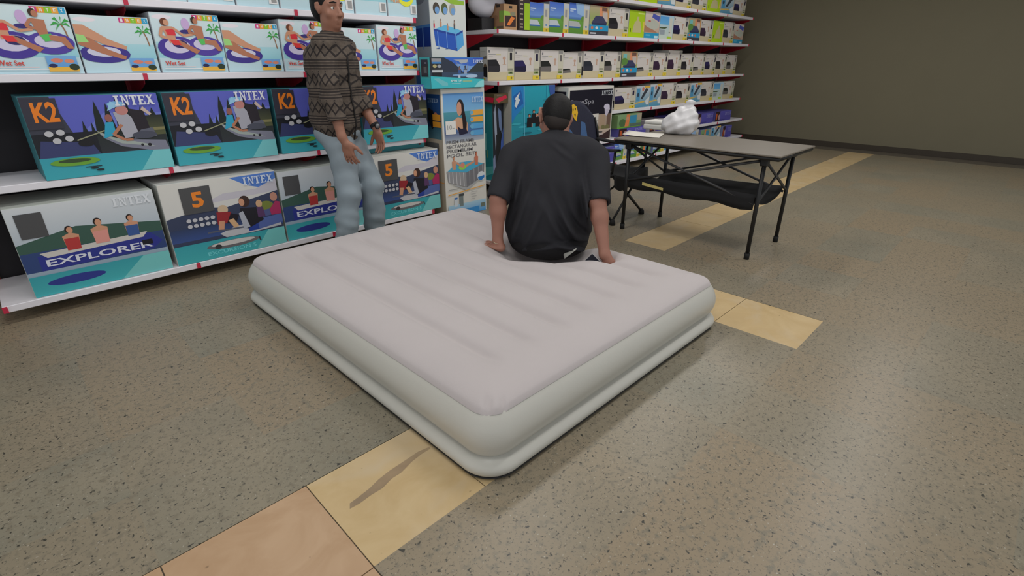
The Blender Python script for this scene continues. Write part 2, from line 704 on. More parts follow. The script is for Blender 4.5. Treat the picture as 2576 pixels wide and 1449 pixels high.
sl = thing('shelving_unit', 'white shelf unit with red brackets behind the standing person, holding pool toys and boats', 'shelving')
LX1, LBW = 2.665, .95
shelf_run(sl, LX1 - 3 * LBW, 3, LBW, 3.75, 4.2, [(1.25, 0, 2, 3.75), (1.63, 0, 2, 3.75), (2.05, 0, 2, 3.75), (.72, 0, 2, 3.72), (.11, 0, 2, 3.66)], 2.2)
sr = thing('shelving_unit', 'long white shelf unit with red uprights stocked with airbed cartons', 'shelving')
RX0, RBW = 3.79, .99
shelf_run(sr, RX0, 6, RBW, 4.0, 4.47, [(1.605, 0, 5, 4.0), (1.137, 0, 5, 4.0), (2.01, 0, 5, 4.0), (.745, 2, 5, 4.0), (.41, 1, 5, 3.9), (.12, 0, 5, 3.85)], 2.35)

# ------------------------------------------------------------------ artwork
SK = (205, 150, 120)
SK2 = (180, 120, 92)


def bather(x, y, s, sx, top, hair=(40, 28, 24), skin=SK):
    """small printed figure from the waist up"""
    S = EL(x, y + .78 * s, .13 * s * sx, .14 * s, hair)
    S += EL(x + .02 * s * sx, y + .75 * s, .1 * s * sx, .12 * s, skin)
    S += P([(x - .22 * s * sx, y), (x + .2 * s * sx, y), (x + .26 * s * sx, y + .55 * s), (x, y + .66 * s), (x - .27 * s * sx, y + .55 * s)], skin)
    if top:
        S += P([(x - .23 * s * sx, y), (x + .21 * s * sx, y), (x + .23 * s * sx, y + .45 * s), (x - .24 * s * sx, y + .45 * s)], top)
    return S


def palm(x, y, s):
    S = LN([(x + .03 * s, y - .75 * s), (x - .02 * s, y - .3 * s), (x - .1 * s, y)], .05 * s, (150, 110, 80))
    for a in (-20, 30, 80, 130, 190, 235):
        ca, sa = math.cos(math.radians(a)), math.sin(math.radians(a))
        bx, by = x - .1 * s, y
        S += P([(bx, by - .05 * s), (bx + .2 * s * ca, by + .2 * s * sa + .1 * s), (bx + .36 * s * ca, by + .3 * s * sa - .06 * s), (bx + .17 * s * ca, by + .15 * s * sa - .02 * s)], (62, 165, 75))
    return S


def colour_logo(x0, y0, x1, y1):
    S = []
    u = (x1 - x0) / 5
    for i, (ch, c) in enumerate(zip('INTEX', [(205, 60, 130), (240, 150, 50), (140, 195, 50), (245, 165, 60), (50, 160, 205)])):
        S += R(x0 + i * u, y0, x0 + (i + 1) * u, y1, c)
        S += T(ch, x0 + (i + .3) * u, y0 + (y1 - y0) * .2, x0 + (i + .7) * u, y0 + (y1 - y0) * .8, (240, 240, 235), .02)
    return S


def art_float(v):
    S = R(0, 0, 1, 1, (185, 214, 224), (208, 226, 230))
    S += R(0, .25, 1, .52, (150, 205, 218), (170, 214, 224))
    S += EL(.16, .93, .14, .04, (235, 225, 232))
    S += colour_logo(.60, .9, .99, .99)
    S += palm(.93, .76, .36)
    if v == 0:
        S += EL(.30, .42, .29, .20, (74, 58, 150)) + EL(.72, .46, .27, .17, (84, 66, 160))
        S += EL(.30, .45, .19, .12, (205, 200, 225)) + EL(.72, .49, .18, .1, (205, 200, 225)) + EL(.34, .49, .11, .07, (50, 42, 100))
        S += EL(.48, .83, .06, .1, (200, 170, 215)) + EL(.47, .7, .1, .035, (60, 50, 120))
        S += EL(.18, .85, .06, .065, (110, 62, 40)) + EL(.205, .84, .04, .05, SK)
        S += P([(.12, .78), (.28, .78), (.30, .52), (.20, .50)], SK) + P([(.17, .72), (.3, .74), (.31, .63), (.19, .63)], (215, 55, 65))
        S += P([(.22, .54), (.33, .56), (.62, .38), (.56, .32)], SK2) + P([(.2, .56), (.33, .55), (.36, .47), (.25, .47)], (220, 60, 62))
        S += LN([(.13, .76), (.08, .62), (.18, .58)], .045, SK) + LN([(.28, .76), (.42, .63), (.56, .66)], .04, SK)
        S += EL(.615, .9, .045, .06, (62, 42, 32)) + EL(.635, .885, .036, .05, SK2)
        S += P([(.56, .82), (.72, .8), (.72, .58), (.62, .56)], SK2) + LN([(.57, .8), (.5, .7), (.62, .66)], .04, SK2)
        S += P([(.62, .58), (.75, .6), (.76, .5), (.66, .48)], (90, 190, 95)) + P([(.72, .58), (.9, .56), (.97, .38), (.9, .38), (.84, .48), (.72, .5)], SK2)
        S += T('Wet Set', .06, .12, .35, .2, (205, 70, 62), .02)
        S += R(.05, .09, .5, .105, (225, 205, 205)) + R(.04, .06, .62, .075, (228, 230, 234))
    elif v == 1:
        S += EL(.3, .34, .34, .16, (66, 56, 140)) + EL(.3, .38, .22, .09, (205, 205, 225))
        S += P([(0, .84), (.12, .84), (.4, .6), (.62, .48), (.6, .42), (.34, .5), (.1, .64), (0, .64)], SK)
        S += P([(0, .62), (.16, .62), (.36, .42), (.58, .3), (.56, .24), (.28, .34), (0, .5)], SK2)
        S += P([(0, .68), (.1, .66), (.14, .54), (0, .54)], (160, 215, 130))
    elif v == 2:
        S += EL(.62, .4, .28, .2, (225, 225, 60)) + EL(.62, .45, .24, .16, (70, 165, 225)) + P([(.4, 1), (.55, 1), (.6, .5), (.46, .44)], (240, 240, 90))
        S += P([(.75, 1), (.9, 1), (.86, .5), (.72, .5)], (110, 190, 235)) + LN([(.62, .98), (.62, .7), (.5, .5)], .1, SK2)
        S += P([(.3, .72), (.4, .64), (.46, .66), (.42, .74)], SK) + EL(.08, .46, .045, .055, (225, 65, 150))
        S += T('Wet Set', .07, .26, .4, .34, (235, 160, 110), .02) + EL(.08, .85, .12, .09, SK)
    else:
        S += P([(.4, .95), (.55, 1), (.72, .98), (.78, .6), (.6, .42), (.48, .6)], (232, 190, 90)) + EL(.62, .62, .1, .16, (150, 190, 120)) + EL(.8, .8, .09, .15, (160, 185, 110))
        S += LN([(.55, .85), (.6, .6), (.55, .34)], .05, SK) + LN([(.62, .8), (.68, .55), (.74, .34)], .05, SK2) + EL(.72, .62, .08, .06, (225, 95, 60)) + EL(.58, .6, .05, .08, (70, 130, 80))
        S += EL(.1, .68, .05, .055, (225, 90, 170)) + T('Wet Set', .08, .4, .42, .48, (235, 175, 130), .02)
        S += EL(.28, .86, .04, .12, (110, 160, 120))
    if v < 2:
        S += R(.6, .05, .95, .27, (90, 155, 215), (120, 170, 220)) + R(.6, .03, .95, .1, (230, 180, 70)) + EL(.72, .2, .07, .035, (215, 130, 110)) + EL(.86, .19, .06, .03, (215, 140, 115)) + EL(.66, .12, .05, .03, (40, 45, 90)) + EL(.9, .1, .06, .05, (45, 60, 45))
    else:
        S += R(.76, .06, .97, .24, (222, 222, 222)) + R(.82, .08, .95, .22, (150, 150, 150))
    return ('float%d' % v, S)


def art_kayak():
    S = R(0, 0, 1, 1, (60, 62, 75))
    S += P([(.2, 1), (1, 1), (1, .45), (.3, .5)], (92, 98, 190)) + P([(.3, .5), (1, .45), (1, .75), (.55, .78), (.4, .6)], (110, 122, 205))
    S += R(.3, .28, 1, .56, (48, 52, 58), (38, 46, 42))
    for x, w_, y in ((.38, .06, .7), (.5, .09, .94), (.58, .09, .9), (.66, .08, .96), (.74, .09, .9), (.84, .1, .84), (.93, .14, .82), (.44, .05, .68)):
        S += P([(x - w_ / 2, .5), (x + w_ / 2, .5), (x + w_ * .2, y * .86), (x, y), (x - w_ * .25, y * .84)], (30, 38, 36))
    S += R(.76, .46, 1, .72, (88, 92, 62), (40, 44, 40)) + R(.8, .52, 1, .56, (130, 125, 85))
    S += R(0, .24, .45, .56, (30, 32, 40)) + P([(0, .24), (.45, .24), (.4, .42), (.05, .48)], (60, 66, 110))
    S += R(0, 0, 1, .27, (66, 172, 186), (60, 160, 178)) + P([(.72, 0), (1, 0), (1, .26), (.86, .26)], (120, 200, 205))
    S += P([(.46, .56), (.6, .44), (.98, .38), (1, .25), (.84, .26), (.62, .34), (.5, .46)], (126, 128, 145)) + P([(.46, .56), (.56, .47), (.8, .36), (.9, .3), (.62, .38), (.49, .5)], (160, 170, 165))
    S += EL(.84, .335, .016, .02, (30, 30, 34)) + EL(.78, .34, .012, .016, (40, 40, 44))
    S += P([(.62, .78), (.7, .8), (.8, .62), (.76, .46), (.66, .44), (.64, .6)], (168, 168, 180)) + P([(.74, .82), (.86, .78), (.88, .5), (.78, .46)], (40, 34, 42)) + P([(.86, .84), (.92, .74), (.9, .72), (.84, .8)], (200, 180, 170))
    S += EL(.69, .8, .05, .06, (190, 130, 125)) + EL(.66, .88, .07, .035, (130, 185, 225)) + P([(.58, .8), (.68, .86), (.62, .92)], (150, 200, 235))
    S += EL(.575, .71, .028, .05, (150, 95, 88)) + P([(.54, .66), (.6, .66), (.6, .5), (.5, .46)], (50, 160, 195)) + LN([(.66, .62), (.58, .5), (.66, .42), (.72, .42)], .03, SK2)
    S += P([(.72, .42), (.92, .44), (.9, .56), (.8, .54)], (95, 98, 112)) + EL(.82, .47, .1, .05, (75, 78, 92))
    S += LN([(.3, .46), (.52, .56)], .014, (150, 150, 120)) + EL(.36, .42, .06, .04, (30, 30, 34))
    S += R(0, .62, .24, .98, (56, 54, 66))
    S += T('K2', .06, .7, .23, .94, (240, 128, 40), .03)
    for a, b in ((.12, .56), (.2, .57), (.16, .47), (.25, .49)):
        S += EL(a, b, .03, .036, (190, 190, 195))
    S += EL(.24, .2, .18, .05, (110, 165, 60)) + EL(.24, .215, .12, .025, (60, 80, 50)) + LN([(.3, .12), (.42, .12)], .012, (40, 50, 56)) + EL(.36, .1, .03, .014, (40, 50, 56)) + EL(.4, .07, .03, .014, (40, 50, 56))
    S += INTEX(.64, .86, .965, .985, (222, 224, 230))
    return ('kayak', S)


def art_boat():
    S = R(0, 0, 1, 1, (205, 205, 208), (214, 212, 206))
    S += P([(.58, .98), (1, .99), (1, .84), (.86, .8), (.72, .86)], (84, 128, 205)) + P([(.3, .7), (1, .74), (1, .9), (.8, .8), (.5, .8)], (196, 192, 202))
    S += P([(0, .58), (.35, .66), (.5, .62), (1, .74), (1, .2), (0, .2)], (58, 66, 92)) + R(0, .28, 1, .44, (60, 82, 140), (52, 64, 96))
    S += EL(.86, .54, .08, .08, (120, 130, 60))
    S += P([(.4, .3), (.55, .36), (.98, .4), (.98, .26), (.7, .24), (.45, .24)], (190, 190, 196)) + P([(.66, .3), (.8, .4), (1, .42), (1, .3), (.75, .26)], (86, 104, 165)) + P([(.66, .44), (.8, .5), (1, .52), (1, .44), (.72, .4)], (84, 92, 140))
    S += LN([(.3, .34), (.62, .33), (.7, .29)], .02, (90, 94, 110)) + R(.66, .26, .76, .36, (44, 66, 150))
    S += EL(.47, .6, .045, .06, (205, 180, 150)) + P([(.41, .58), (.53, .56), (.56, .42), (.4, .42)], (150, 45, 52)) + P([(.53, .54), (.6, .5), (.56, .4), (.48, .42)], (34, 30, 40)) + LN([(.44, .46), (.42, .35)], .05, SK) + LN([(.52, .46), (.56, .35)], .05, (210, 170, 130))
    S += EL(.67, .66, .05, .075, (64, 44, 40)) + EL(.645, .655, .025, .05, (205, 150, 120)) + P([(.62, .58), (.78, .56), (.82, .38), (.66, .3), (.61, .42)], (36, 34, 42)) + P([(.6, .52), (.64, .54), (.68, .32), (.62, .3)], (175, 178, 190))
    S += EL(.8, .6, .03, .05, (205, 165, 130)) + P([(.77, .56), (.83, .55), (.84, .42), (.77, .42)], (90, 60, 100)) + EL(.95, .66, .035, .06, (195, 140, 120)) + P([(.89, .5), (.96, .6), (1, .58), (1, .42), (.9, .42)], (170, 50, 95))
    S += R(0, 0, 1, .235, (72, 176, 182), (60, 158, 170)) + P([(.7, 0), (1, 0), (1, .235), (.84, .235)], (118, 196, 196))
    S += EL(.5, .15, .24, .05, (110, 108, 112)) + EL(.5, .165, .2, .03, (205, 202, 200)) + EL(.36, .14, .03, .03, (60, 60, 64)) + LN([(.74, .17), (.75, .11)], .015, (60, 62, 70))
    S += T('EXCURSION 5', .26, .045, .7, .095, (120, 212, 218), .01)
    S += R(.15, .61, .4, .93, (78, 78, 80)) + T('5', .23, .68, .33, .87, (232, 132, 44), .03)
    for i in range(5):
        for j in range(2):
            S += EL(.17 + .05 * i, .53 - .07 * j, .02, .024, (190, 190, 196))
    S += INTEX(.68, .865, .97, .965, (205, 216, 232))
    return ('boat', S)


def art_explorer():
    S = R(0, 0, 1, 1, (120, 150, 175), (210, 214, 218))
    S += P([(0, .6), (.4, .72), (1, .62), (1, .3), (0, .3)], (60, 90, 80)) + R(0, .28, 1, .5, (50, 70, 120))
    S += P([(.1, .45), (.9, .5), (.98, .38), (.9, .3), (.1, .28)], (48, 56, 140)) + P([(.12, .48), (.88, .52), (.84, .46), (.16, .42)], (205, 200, 195))
    S += bather(.35, .46, .3, .7, (180, 60, 60)) + bather(.55, .48, .32, .7, (220, 150, 140)) + bather(.78, .5, .28, .7, (60, 90, 150))
    S += T('EXPLORER', .14, .32, .9, .4, (215, 218, 232), .02) + R(.82, .36, .9, .42, (30, 30, 40))
    S += R(0, 0, 1, .235, (72, 176, 182), (60, 158, 170)) + P([(.6, 0), (1, 0), (1, .235), (.8, .235)], (118, 196, 196))
    S += EL(.3, .13, .2, .05, (50, 60, 140)) + R(.05, .66, .22, .93, (78, 78, 80)) + INTEX(.68, .865, .97, .965, (222, 226, 236))
    return ('explorer', S)


def art_prism():
    S = R(0, 0, 1, 1, (214, 212, 206))
    S += R(.04, .62, .97, .965, (70, 100, 150), (96, 150, 210)) + R(.04, .8, .97, .965, (130, 185, 220), (96, 150, 210)) + R(.04, .73, .97, .83, (70, 130, 150), (80, 150, 165))
    S += R(.04, .6, .97, .68, (170, 178, 188), (78, 96, 140))
    S += EL(.42, .86, .085, .06, (40, 30, 30)) + EL(.395, .85, .06, .052, (205, 150, 125)) + P([(.22, .76), (.36, .79), (.5, .77), (.58, .74), (.58, .68), (.36, .68)], (205, 160, 130)) + P([(.44, .9), (.5, .86), (.56, .74), (.54, .66), (.47, .68)], (38, 28, 30)) + P([(.34, .72), (.42, .7), (.54, .7), (.58, .66), (.38, .65)], (40, 38, 60))
    for i, c in enumerate([(228, 165, 70), (228, 165, 70), (90, 160, 210), (90, 160, 210)]):
        S += R(.66, .795 - .052 * i, .955, .835 - .052 * i, c)
        S += EL(.68, .815 - .052 * i, .045, .016, (110, 170, 205))
    S += R(.07, .665, .3, .765, (226, 224, 220)) + T('10', .11, .7, .21, .735, (140, 140, 140)) + R(.22, .708, .27, .712, (150, 150, 150))
    for i, w_ in enumerate(('PRISM FRAME', 'RECTANGULAR', 'PREMIUM', 'POOL SET')):
        S += T(w_, .07, (.592 - .035 * i), (.72, .78, .68, .74)[i], (.618 - .035 * i), (112, 112, 116), .015)
    # grey frame pool with three bathers
    S += P([(.05, .38), (.5, .345), (.96, .40), (.62, .44), (.3, .44)], (80, 170, 205))
    S += bather(.22, .39, .115, 1.5, None) + bather(.76, .40, .12, 1.5, (200, 120, 95), skin=(200, 120, 95)) + EL(.42, .4, .1, .022, (150, 210, 90)) + EL(.42, .415, .05, .022, (215, 140, 120)) + LN([(.28, .44), (.38, .41)], .02, SK) + LN([(.7, .43), (.5, .405)], .02, SK)
    S += P([(.04, .385), (.5, .35), (.5, .23), (.07, .295)], (150, 150, 154)) + P([(.5, .35), (.96, .405), (.94, .30), (.5, .23)], (120, 120, 126))
    for i in range(5):
        x = .09 + i * .085
        S += LN([(x, .377 - i * .006), (x + .01, .29 - i * .0125)], .014, (205, 205, 208))
    for i in range(4):
        x = .58 + i * .11
        S += LN([(x, .36 + i * .012), (x, .245 + i * .017)], .014, (165, 165, 170))
    S += P([(.07, .29), (.5, .225), (.94, .3), (.5, .2)], (170, 172, 176))
    S += EL(.87, .3, .1, .04, (214, 220, 226)) + P([(.78, .295), (.95, .305), (.95, .285), (.87, .262), (.8, .275)], (46, 120, 190))
    S += R(.07, .248 - .02, .3, .234, (160, 160, 160)) + P([(.05, .185), (.95, .215), (.95, .222), (.05, .192)], (236, 172, 80))
    S += R(.04, .0, .97, .1, (70, 150, 215), (170, 205, 225)) + R(.3, 0, .8, .05, (60, 140, 205)) + EL(.3, .035, .05, .022, (205, 120, 100)) + EL(.4, .03, .04, .02, (200, 140, 120)) + R(.84, .035, .95, .07, (110, 120, 110))
    S += R(.19, .085, .26, .15, (205, 212, 220)) + R(.19, .145, .26, .16, (60, 110, 180)) + R(.31, .08, .4, .165, (120, 130, 130)) + R(.3, .165, .42, .185, (70, 76, 80))
    for i in range(4):
        S += R(.6, .12 + .02 * i, .6 + (.1, .14, .12, .16)[i], .124 + .02 * i, (180, 180, 180))
    S += INTEX(.68, .895, .94, .935, (186, 206, 226))
    return ('prism', S)


def art_prism_side():
    S = R(0, 0, 1, 1, (176, 164, 146))
    S += R(0, .63, .96, .96, (40, 62, 92), (40, 80, 140)) + R(.0, .63, .96, .72, (82, 118, 130), (60, 100, 120)) + INTEX(.3, .9, .9, .93, (150, 170, 200))
    S += P([(.35, .86), (.6, .84), (.7, .74), (.5, .7), (.3, .78)], (36, 32, 36)) + EL(.72, .8, .12, .03, (190, 120, 95))
    S += R(.55, .77, .96, .815, (222, 150, 50)) + R(.55, .72, .96, .762, (222, 150, 50))
    S += R(.1, .36, .6, .5, (90, 90, 92)) + EL(.5, .33, .2, .03, (60, 110, 160)) + R(0, .29, 1, .295, (220, 150, 60)) + R(.1, .54, .8, .6, (96, 96, 96))
    return ('prism_side', S)


def art_frame_pool():
    S = R(0, 0, 1, 1, (216, 220, 218))
    # tall card, pool picture at about 73 percent of the height
    S += P([(.05, 1), (.97, 1), (.97, .865), (.6, .865), (.3, .885), (.05, .915)], (150, 190, 60)) + P([(.05, 1), (.97, 1), (.97, .88), (.55, .885), (.3, .9), (.05, .93)], (196, 205, 224)) + P([(.05, 1), (.58, 1), (.56, .955), (.3, .92), (.05, .935)], (90, 175, 230))
    S += P([(.78, 1), (.95, 1), (.95, .89), (.86, .885)], SK2) + P([(.6, .97), (.66, 1), (.68, .93), (.62, .92)], (50, 50, 60)) + EL(.45, .91, .1, .008, (70, 80, 70))
    for i, c in enumerate([(80, 70, 60), (90, 100, 60), (170, 165, 150)]):
        S += EL(.18 + .22 * i, .845, .09, .022, c) + EL(.2 + .22 * i, .838, .06, .014, (120, 165, 215))
    S += P([(.08, .765), (.12, .705), (.72, .685), (.7, .745)], (44, 92, 190)) + P([(.7, .745), (.72, .685), (.92, .71), (.9, .765)], (86, 165, 225)) + P([(.08, .765), (.7, .745), (.9, .765), (.4, .785)], (104, 190, 235)) + LN([(.08, .765), (.7, .748), (.9, .765)], .008, (40, 70, 160))
    for x in (.18, .42, .68):
        S += LN([(x, .76), (x + .02, .695)], .016, (120, 165, 225)) + P([(x - .06, .692), (x + .04, .692), (x + .03, .698)], (60, 90, 160))
    S += bather(.1, .772, .03, 2.4, (220, 60, 90)) + bather(.28, .775, .035, 2.4, None) + bather(.47, .765, .03, 2.4, None) + bather(.66, .77, .04, 2.0, (70, 80, 90), skin=(150, 110, 90))
    S += R(.06, .3, .94, .6, (66, 120, 200), (150, 200, 230)) + INTEX(.25, .62, .75, .65, (80, 120, 190))
    return ('frame_pool', S)


def art_frame_pool_side():
    S = R(0, 0, 1, 1, (168, 180, 192)) + R(.05, .955, .98, 1, (92, 130, 40)) + EL(.5, .88, .3, .02, (130, 140, 155))
    S += R(.08, .7, 1, .78, (30, 60, 150), (36, 76, 165)) + P([(.1, .78), (1, .785), (1, .775), (.1, .77)], (80, 140, 210)) + LN([(.62, .78), (.62, .69)], .05, (110, 150, 210)) + R(.1, .3, .9, .6, (70, 120, 190))
    return ('frame_pool_side', S)


def art_bimini():
    S = R(0, 0, 1, 1, (44, 52, 62))
    S += P([(.18, 1), (1, 1), (1, .5), (.3, .5)], (60, 105, 200)) + P([(.2, .55), (1, .55), (1, .78), (.75, .72), (.5, .8)], (120, 160, 215))
    S += P([(0, 1), (.25, 1), (.4, .86), (.55, .62), (.6, .5), (0, .3)], (48, 56, 72)) + P([(1, .96), (.9, .86), (.75, .62), (.68, .5), (1, .38)], (52, 60, 62)) + P([(.2, .36), (1, .3), (1, .52), (.2, .52)], (56, 72, 96), )
    S += P([(.42, .93), (.7, .94), (.68, .84), (.56, .8), (.52, .88)], (172, 178, 186)) + R(.8, 1 - .03, 1, 1, (60, 80, 190))
    S += LN([(.46, .92), (.55, .52)], .008, (150, 150, 160)) + LN([(.7, .88), (.66, .5)], .008, (150, 150, 160))
    S += bather(.53, .48, .26, .42, (60, 90, 150), skin=(130, 90, 75)) + bather(.64, .46, .3, .42, (150, 165, 190), skin=(70, 75, 95))
    S += EL(.63, .42, .24, .05, (120, 160, 205)) + EL(.76, .38, .12, .055, (170, 195, 220)) + R(.5, .3, .54, .42, (190, 200, 215))
    S += R(0, .6, .2, 1, (40, 44, 50)) + R(.03, .8, .2, .97, (150, 150, 155)) + R(.03, .8, .2, .86, (70, 130, 190)) + EL(.08, .72, .035, .055, (180, 170, 120)) + EL(.16, .72, .035, .055, (160, 165, 175)) + R(.03, .52, .22, .6, (190, 195, 200)) + R(.04, .4, .2, .52, (28, 30, 36))
    S += P([(0, 0), (1, 0), (1, .27), (.0, .4)], (64, 186, 196)) + P([(.8, 0), (1, 0), (1, .24), (.9, .2)], (140, 215, 218)) + P([(.05, .32), (.14, .33), (.3, .17), (.3, .08), (.2, .08)], (110, 190, 198))
    S += T('BIMINI TOP', .36, .2, .56, .27, (205, 232, 236), .02) + R(.58, .19, .76, .24, (150, 190, 150)) + R(.37, .14, .54, .155, (160, 212, 216))
    S += INTEX(.78, .82, .98, .93, (205, 212, 228))
    return ('bimini', S)


def art_bimini_side():
    S = R(0, 0, 1, 1, (70, 170, 170)) + R(.12, .38, .85, .93, (44, 44, 54)) + R(.5, .8, .7, .84, (140, 140, 150)) + R(.4, .5, .7, .7, (90, 95, 100)) + R(0, 0, 1, .34, (66, 184, 190))
    return ('bimini_side', S)


def art_airbed(bed, bed2, v=0):
    """cream airbed carton: dark bed, tan floor, spec strip with a bar and a yellow corner"""
    S = R(0, 0, 1, 1, (206, 200, 194), (212, 206, 202))
    S += R(0, 0, 1, .27, (196, 182, 146), (200, 188, 156))
    if v == 0:
        S += P([(0, .27), (.0, .62), (.33, .64), (.45, .46), (.46, .3), (.42, .26)], bed2)
        S += P([(0, .44), (.0, .63), (.33, .64), (.45, .45)], bed)
    else:
        S += P([(0, .2), (0, .3), (.42, .34), (.45, .22)], bed2) + P([(0, .3), (.42, .34), (.38, .38), (0, .36)], bed)
    S += R(.56, .48, .7, .5, (196, 170, 150)) + R(.6, .5, .65, .64, (190, 155, 135)) + EL(.625, .68, .06, .05, (196, 160, 140))
    S += R(.04, .84, .09, .92, (110, 110, 115)) + R(.04, .78, .3, .8, (160, 158, 158)) + R(.32, .775, .5, .795, (205, 198, 140)) + R(.05, .73, .2, .74, (176, 172, 170))
    S += R(.76, 0, 1, 1, (202, 198, 168), (200, 196, 188))
    S += R(.78, .88, .97, .985, (150, 148, 146)) + R(.84, .62, .93, .85, bed2)
    S += R(.76, .3, .97, .37, (150, 148, 130)) + R(.78, .2, .95, .27, (110, 130, 60)) + R(.84, .215, .92, .255, (60, 70, 50))
    S += R(.72, 0, .99, .14, (214, 190, 60)) + EL(.9, .07, .035, .04, (140, 120, 40))
    return ('airbed_%d_%d_%d_%d' % (bed[0], bed[1], bed[2], v), S)


def art_airbed_side():
    S = R(0, 0, 1, 1, (198, 198, 196)) + R(.1, .86, .8, .88, (170, 170, 165)) + P([(.05, .7), (.9, .74), (.9, .66), (.05, .64)], (120, 116, 110)) + EL(.3, .58, .12, .05, (130, 190, 90)) + EL(.7, .42, .2, .1, (110, 90, 70)) + P([(0, .15), (1, .1), (1, .44), (.3, .4)], (34, 34, 38)) + R(.4, .02, .7, .08, (200, 190, 60))
    return ('airbed_side', S)


def art_sky_mat(v=0):
    S = R(0, 0, .72, 1, (150, 190, 225), (66, 105, 200)) + R(0, .45, .72, .56, (70, 96, 150), (96, 140, 200)) + R(0, 0, .72, .48, (84, 130, 50), (110, 160, 70))
    S += P([(0, .42), (.4, .42), (.55, .24), (0, .24)], (190, 196, 204)) + P([(0, .25), (.55, .25), (.54, .2), (0, .2)], (60, 104, 165)) + EL(.68, .5, .1, .1, (100, 145, 60))
    S += R(.04, .78, .32, .82, (200, 216, 238)) + R(.04, .72, .2, .75, (190, 208, 236))
    if v:
        S += P([(.3, 1), (.72, 1), (.72, .6), (.4, .66)], (150, 185, 225)) + P([(0, .4), (.5, .4), (.6, .26), (0, .26)], (176, 180, 180))
    S += R(.72, 0, 1, 1, (200, 196, 176)) + R(.74, .84, 1, .98, (190, 196, 205)) + R(.8, .55, .9, .8, (150, 150, 155)) + EL(.86, .26, .05, .03, (60, 120, 190)) + R(.7, 0, 1, .16, (208, 182, 60)) + R(.84, .04, .92, .12, (150, 130, 40))
    return ('sky_mat%d' % v, S)


def art_outdoor(v=0):
    S = R(0, 0, 1, 1, (150, 180, 90), (172, 160, 130))
    S += R(0, .55, 1, 1, (150, 170, 100), (186, 168, 140)) + EL(.75, .7, .25, .3, (205, 150, 90)) + P([(.5, .95), (.6, 1), (.66, .6), (.5, .6)], (224, 150, 112)) + EL(.78, .8, .12, .1, (205, 165, 150)) + R(.62, .84, .9, .96, (120, 90, 80)) + P([(.65, .78), (.92, .8), (.95, .5), (.7, .5)], (196, 186, 180))
    S += P([(.1, .42), (.3, .66), (.68, .66), (.92, .44), (.86, .34), (.16, .34)], (64, 68, 100)) + P([(.1, .42), (.92, .44), (.86, .34), (.16, .34)], (50, 56, 86))
    S += R(0, .16, 1, .36, (44, 150, 196)) + R(0, 0, 1, .16, (66, 66, 74)) + R(.06, .05, .36, .1, (200, 200, 205))
    for x in (.14, .38, .62):
        S += EL(x, .26, .07, .05, (200, 120, 90) if x != .38 else (220, 214, 210))
    if v:
        S += R(.08, .7, .3, .9, (120, 190, 190)) + EL(.18, .6, .2, .15, (96, 140, 70))
    return ('outdoor%d' % v, S)


def art_lime():
    S = R(0, 0, 1, 1, (176, 206, 30), (170, 204, 44)) + P([(.25, .2), (.78, .2), (.82, .32), (.72, .6), (.62, .64), (.62, .78), (.5, .78), (.48, .64), (.36, .58), (.27, .34)], (196, 188, 140)) + R(.1, .2, .15, .34, (90, 110, 30)) + R(.55, .88, .95, .93, (205, 224, 120)) + R(.9, .25, 1, .62, (225, 200, 90))
    return ('lime', S)


def art_sofa():
    S = R(0, 0, 1, 1, (190, 158, 130), (216, 204, 196)) + P([(.05, .62), (.5, .75), (.95, .6), (.95, .45), (.6, .3), (.1, .45)], (186, 190, 178)) + P([(.45, .8), (.95, .66), (.98, .86), (.5, .95)], (80, 92, 180)) + R(0, 0, 1, .22, (44, 150, 190)) + R(.7, .03, .95, .12, (190, 220, 225)) + R(.1, .1, .4, .16, (90, 180, 205)) + EL(.3, .66, .09, .025, (200, 90, 80)) + P([(0, .24), (.9, .24), (.6, .34), (.2, .42), (0, .5)], (176, 128, 104))
    return ('sofa', S)


def art_pale():
    S = R(0, 0, 1, 1, (196, 206, 190), (176, 206, 226)) + R(0, .62, .65, .95, (110, 180, 226), (90, 160, 220)) + P([(0, .5), (.6, .52), (.4, .44), (0, .45)], (80, 96, 70)) + R(.05, .2, .4, .4, (150, 160, 168)) + R(.7, .1, .9, .9, (206, 206, 196)) + R(.6, .04, .9, .14, (170, 200, 60)) + EL(.75, .3, .06, .03, (120, 130, 120))
    return ('pale', S)


def art_board():
    S = R(0, 0, 1, 1, (34, 122, 140), (44, 164, 186))
    for i in range(26):
        a, b = RNG.random(2)
        S += EL(.05 + .9 * a, .1 + .85 * b, .06 + .05 * RNG.random(), .012, ((40, 140, 160), (60, 172, 190), (30, 108, 128))[i % 3])
    S += P([(0, 1), (.28, 1), (.3, .8), (.1, .7), (0, .62)], (40, 130, 200)) + P([(.03, .9), (.2, .96), (.26, .82), (.08, .76)], (36, 100, 176)) + P([(.18, .94), (.14, .88), (.18, .86), (.1, .78), (.06, .8), (.09, .86), (.06, .87), (.14, .92)], (214, 222, 226))
    S += LN([(.27, 1), (.3, .0)], .018, (110, 190, 220)) + LN([(.8, 1), (.82, .3)], .016, (90, 180, 210)) + P([(.84, 1), (1, 1), (1, .9), (.9, .86)], (60, 90, 160))
    for x, y, s in ((.40, .62, .1), (.5, .66, .13), (.6, .62, .1)):
        S += EL(x, y + .07, .028, .016, (40, 28, 26)) + EL(x, y + .062, .022, .014, (200, 140, 115)) + P([(x - .06, y - .06), (x + .05, y - .06), (x + .05, y + .045), (x - .05, y + .045)], (28, 26, 32)) + LN([(x + .06, y + .04), (x + .06, y - .06)], .02, (200, 150, 125))
    S += EL(.5, .25, .3, .12, (60, 150, 170))
    return ('board', S)


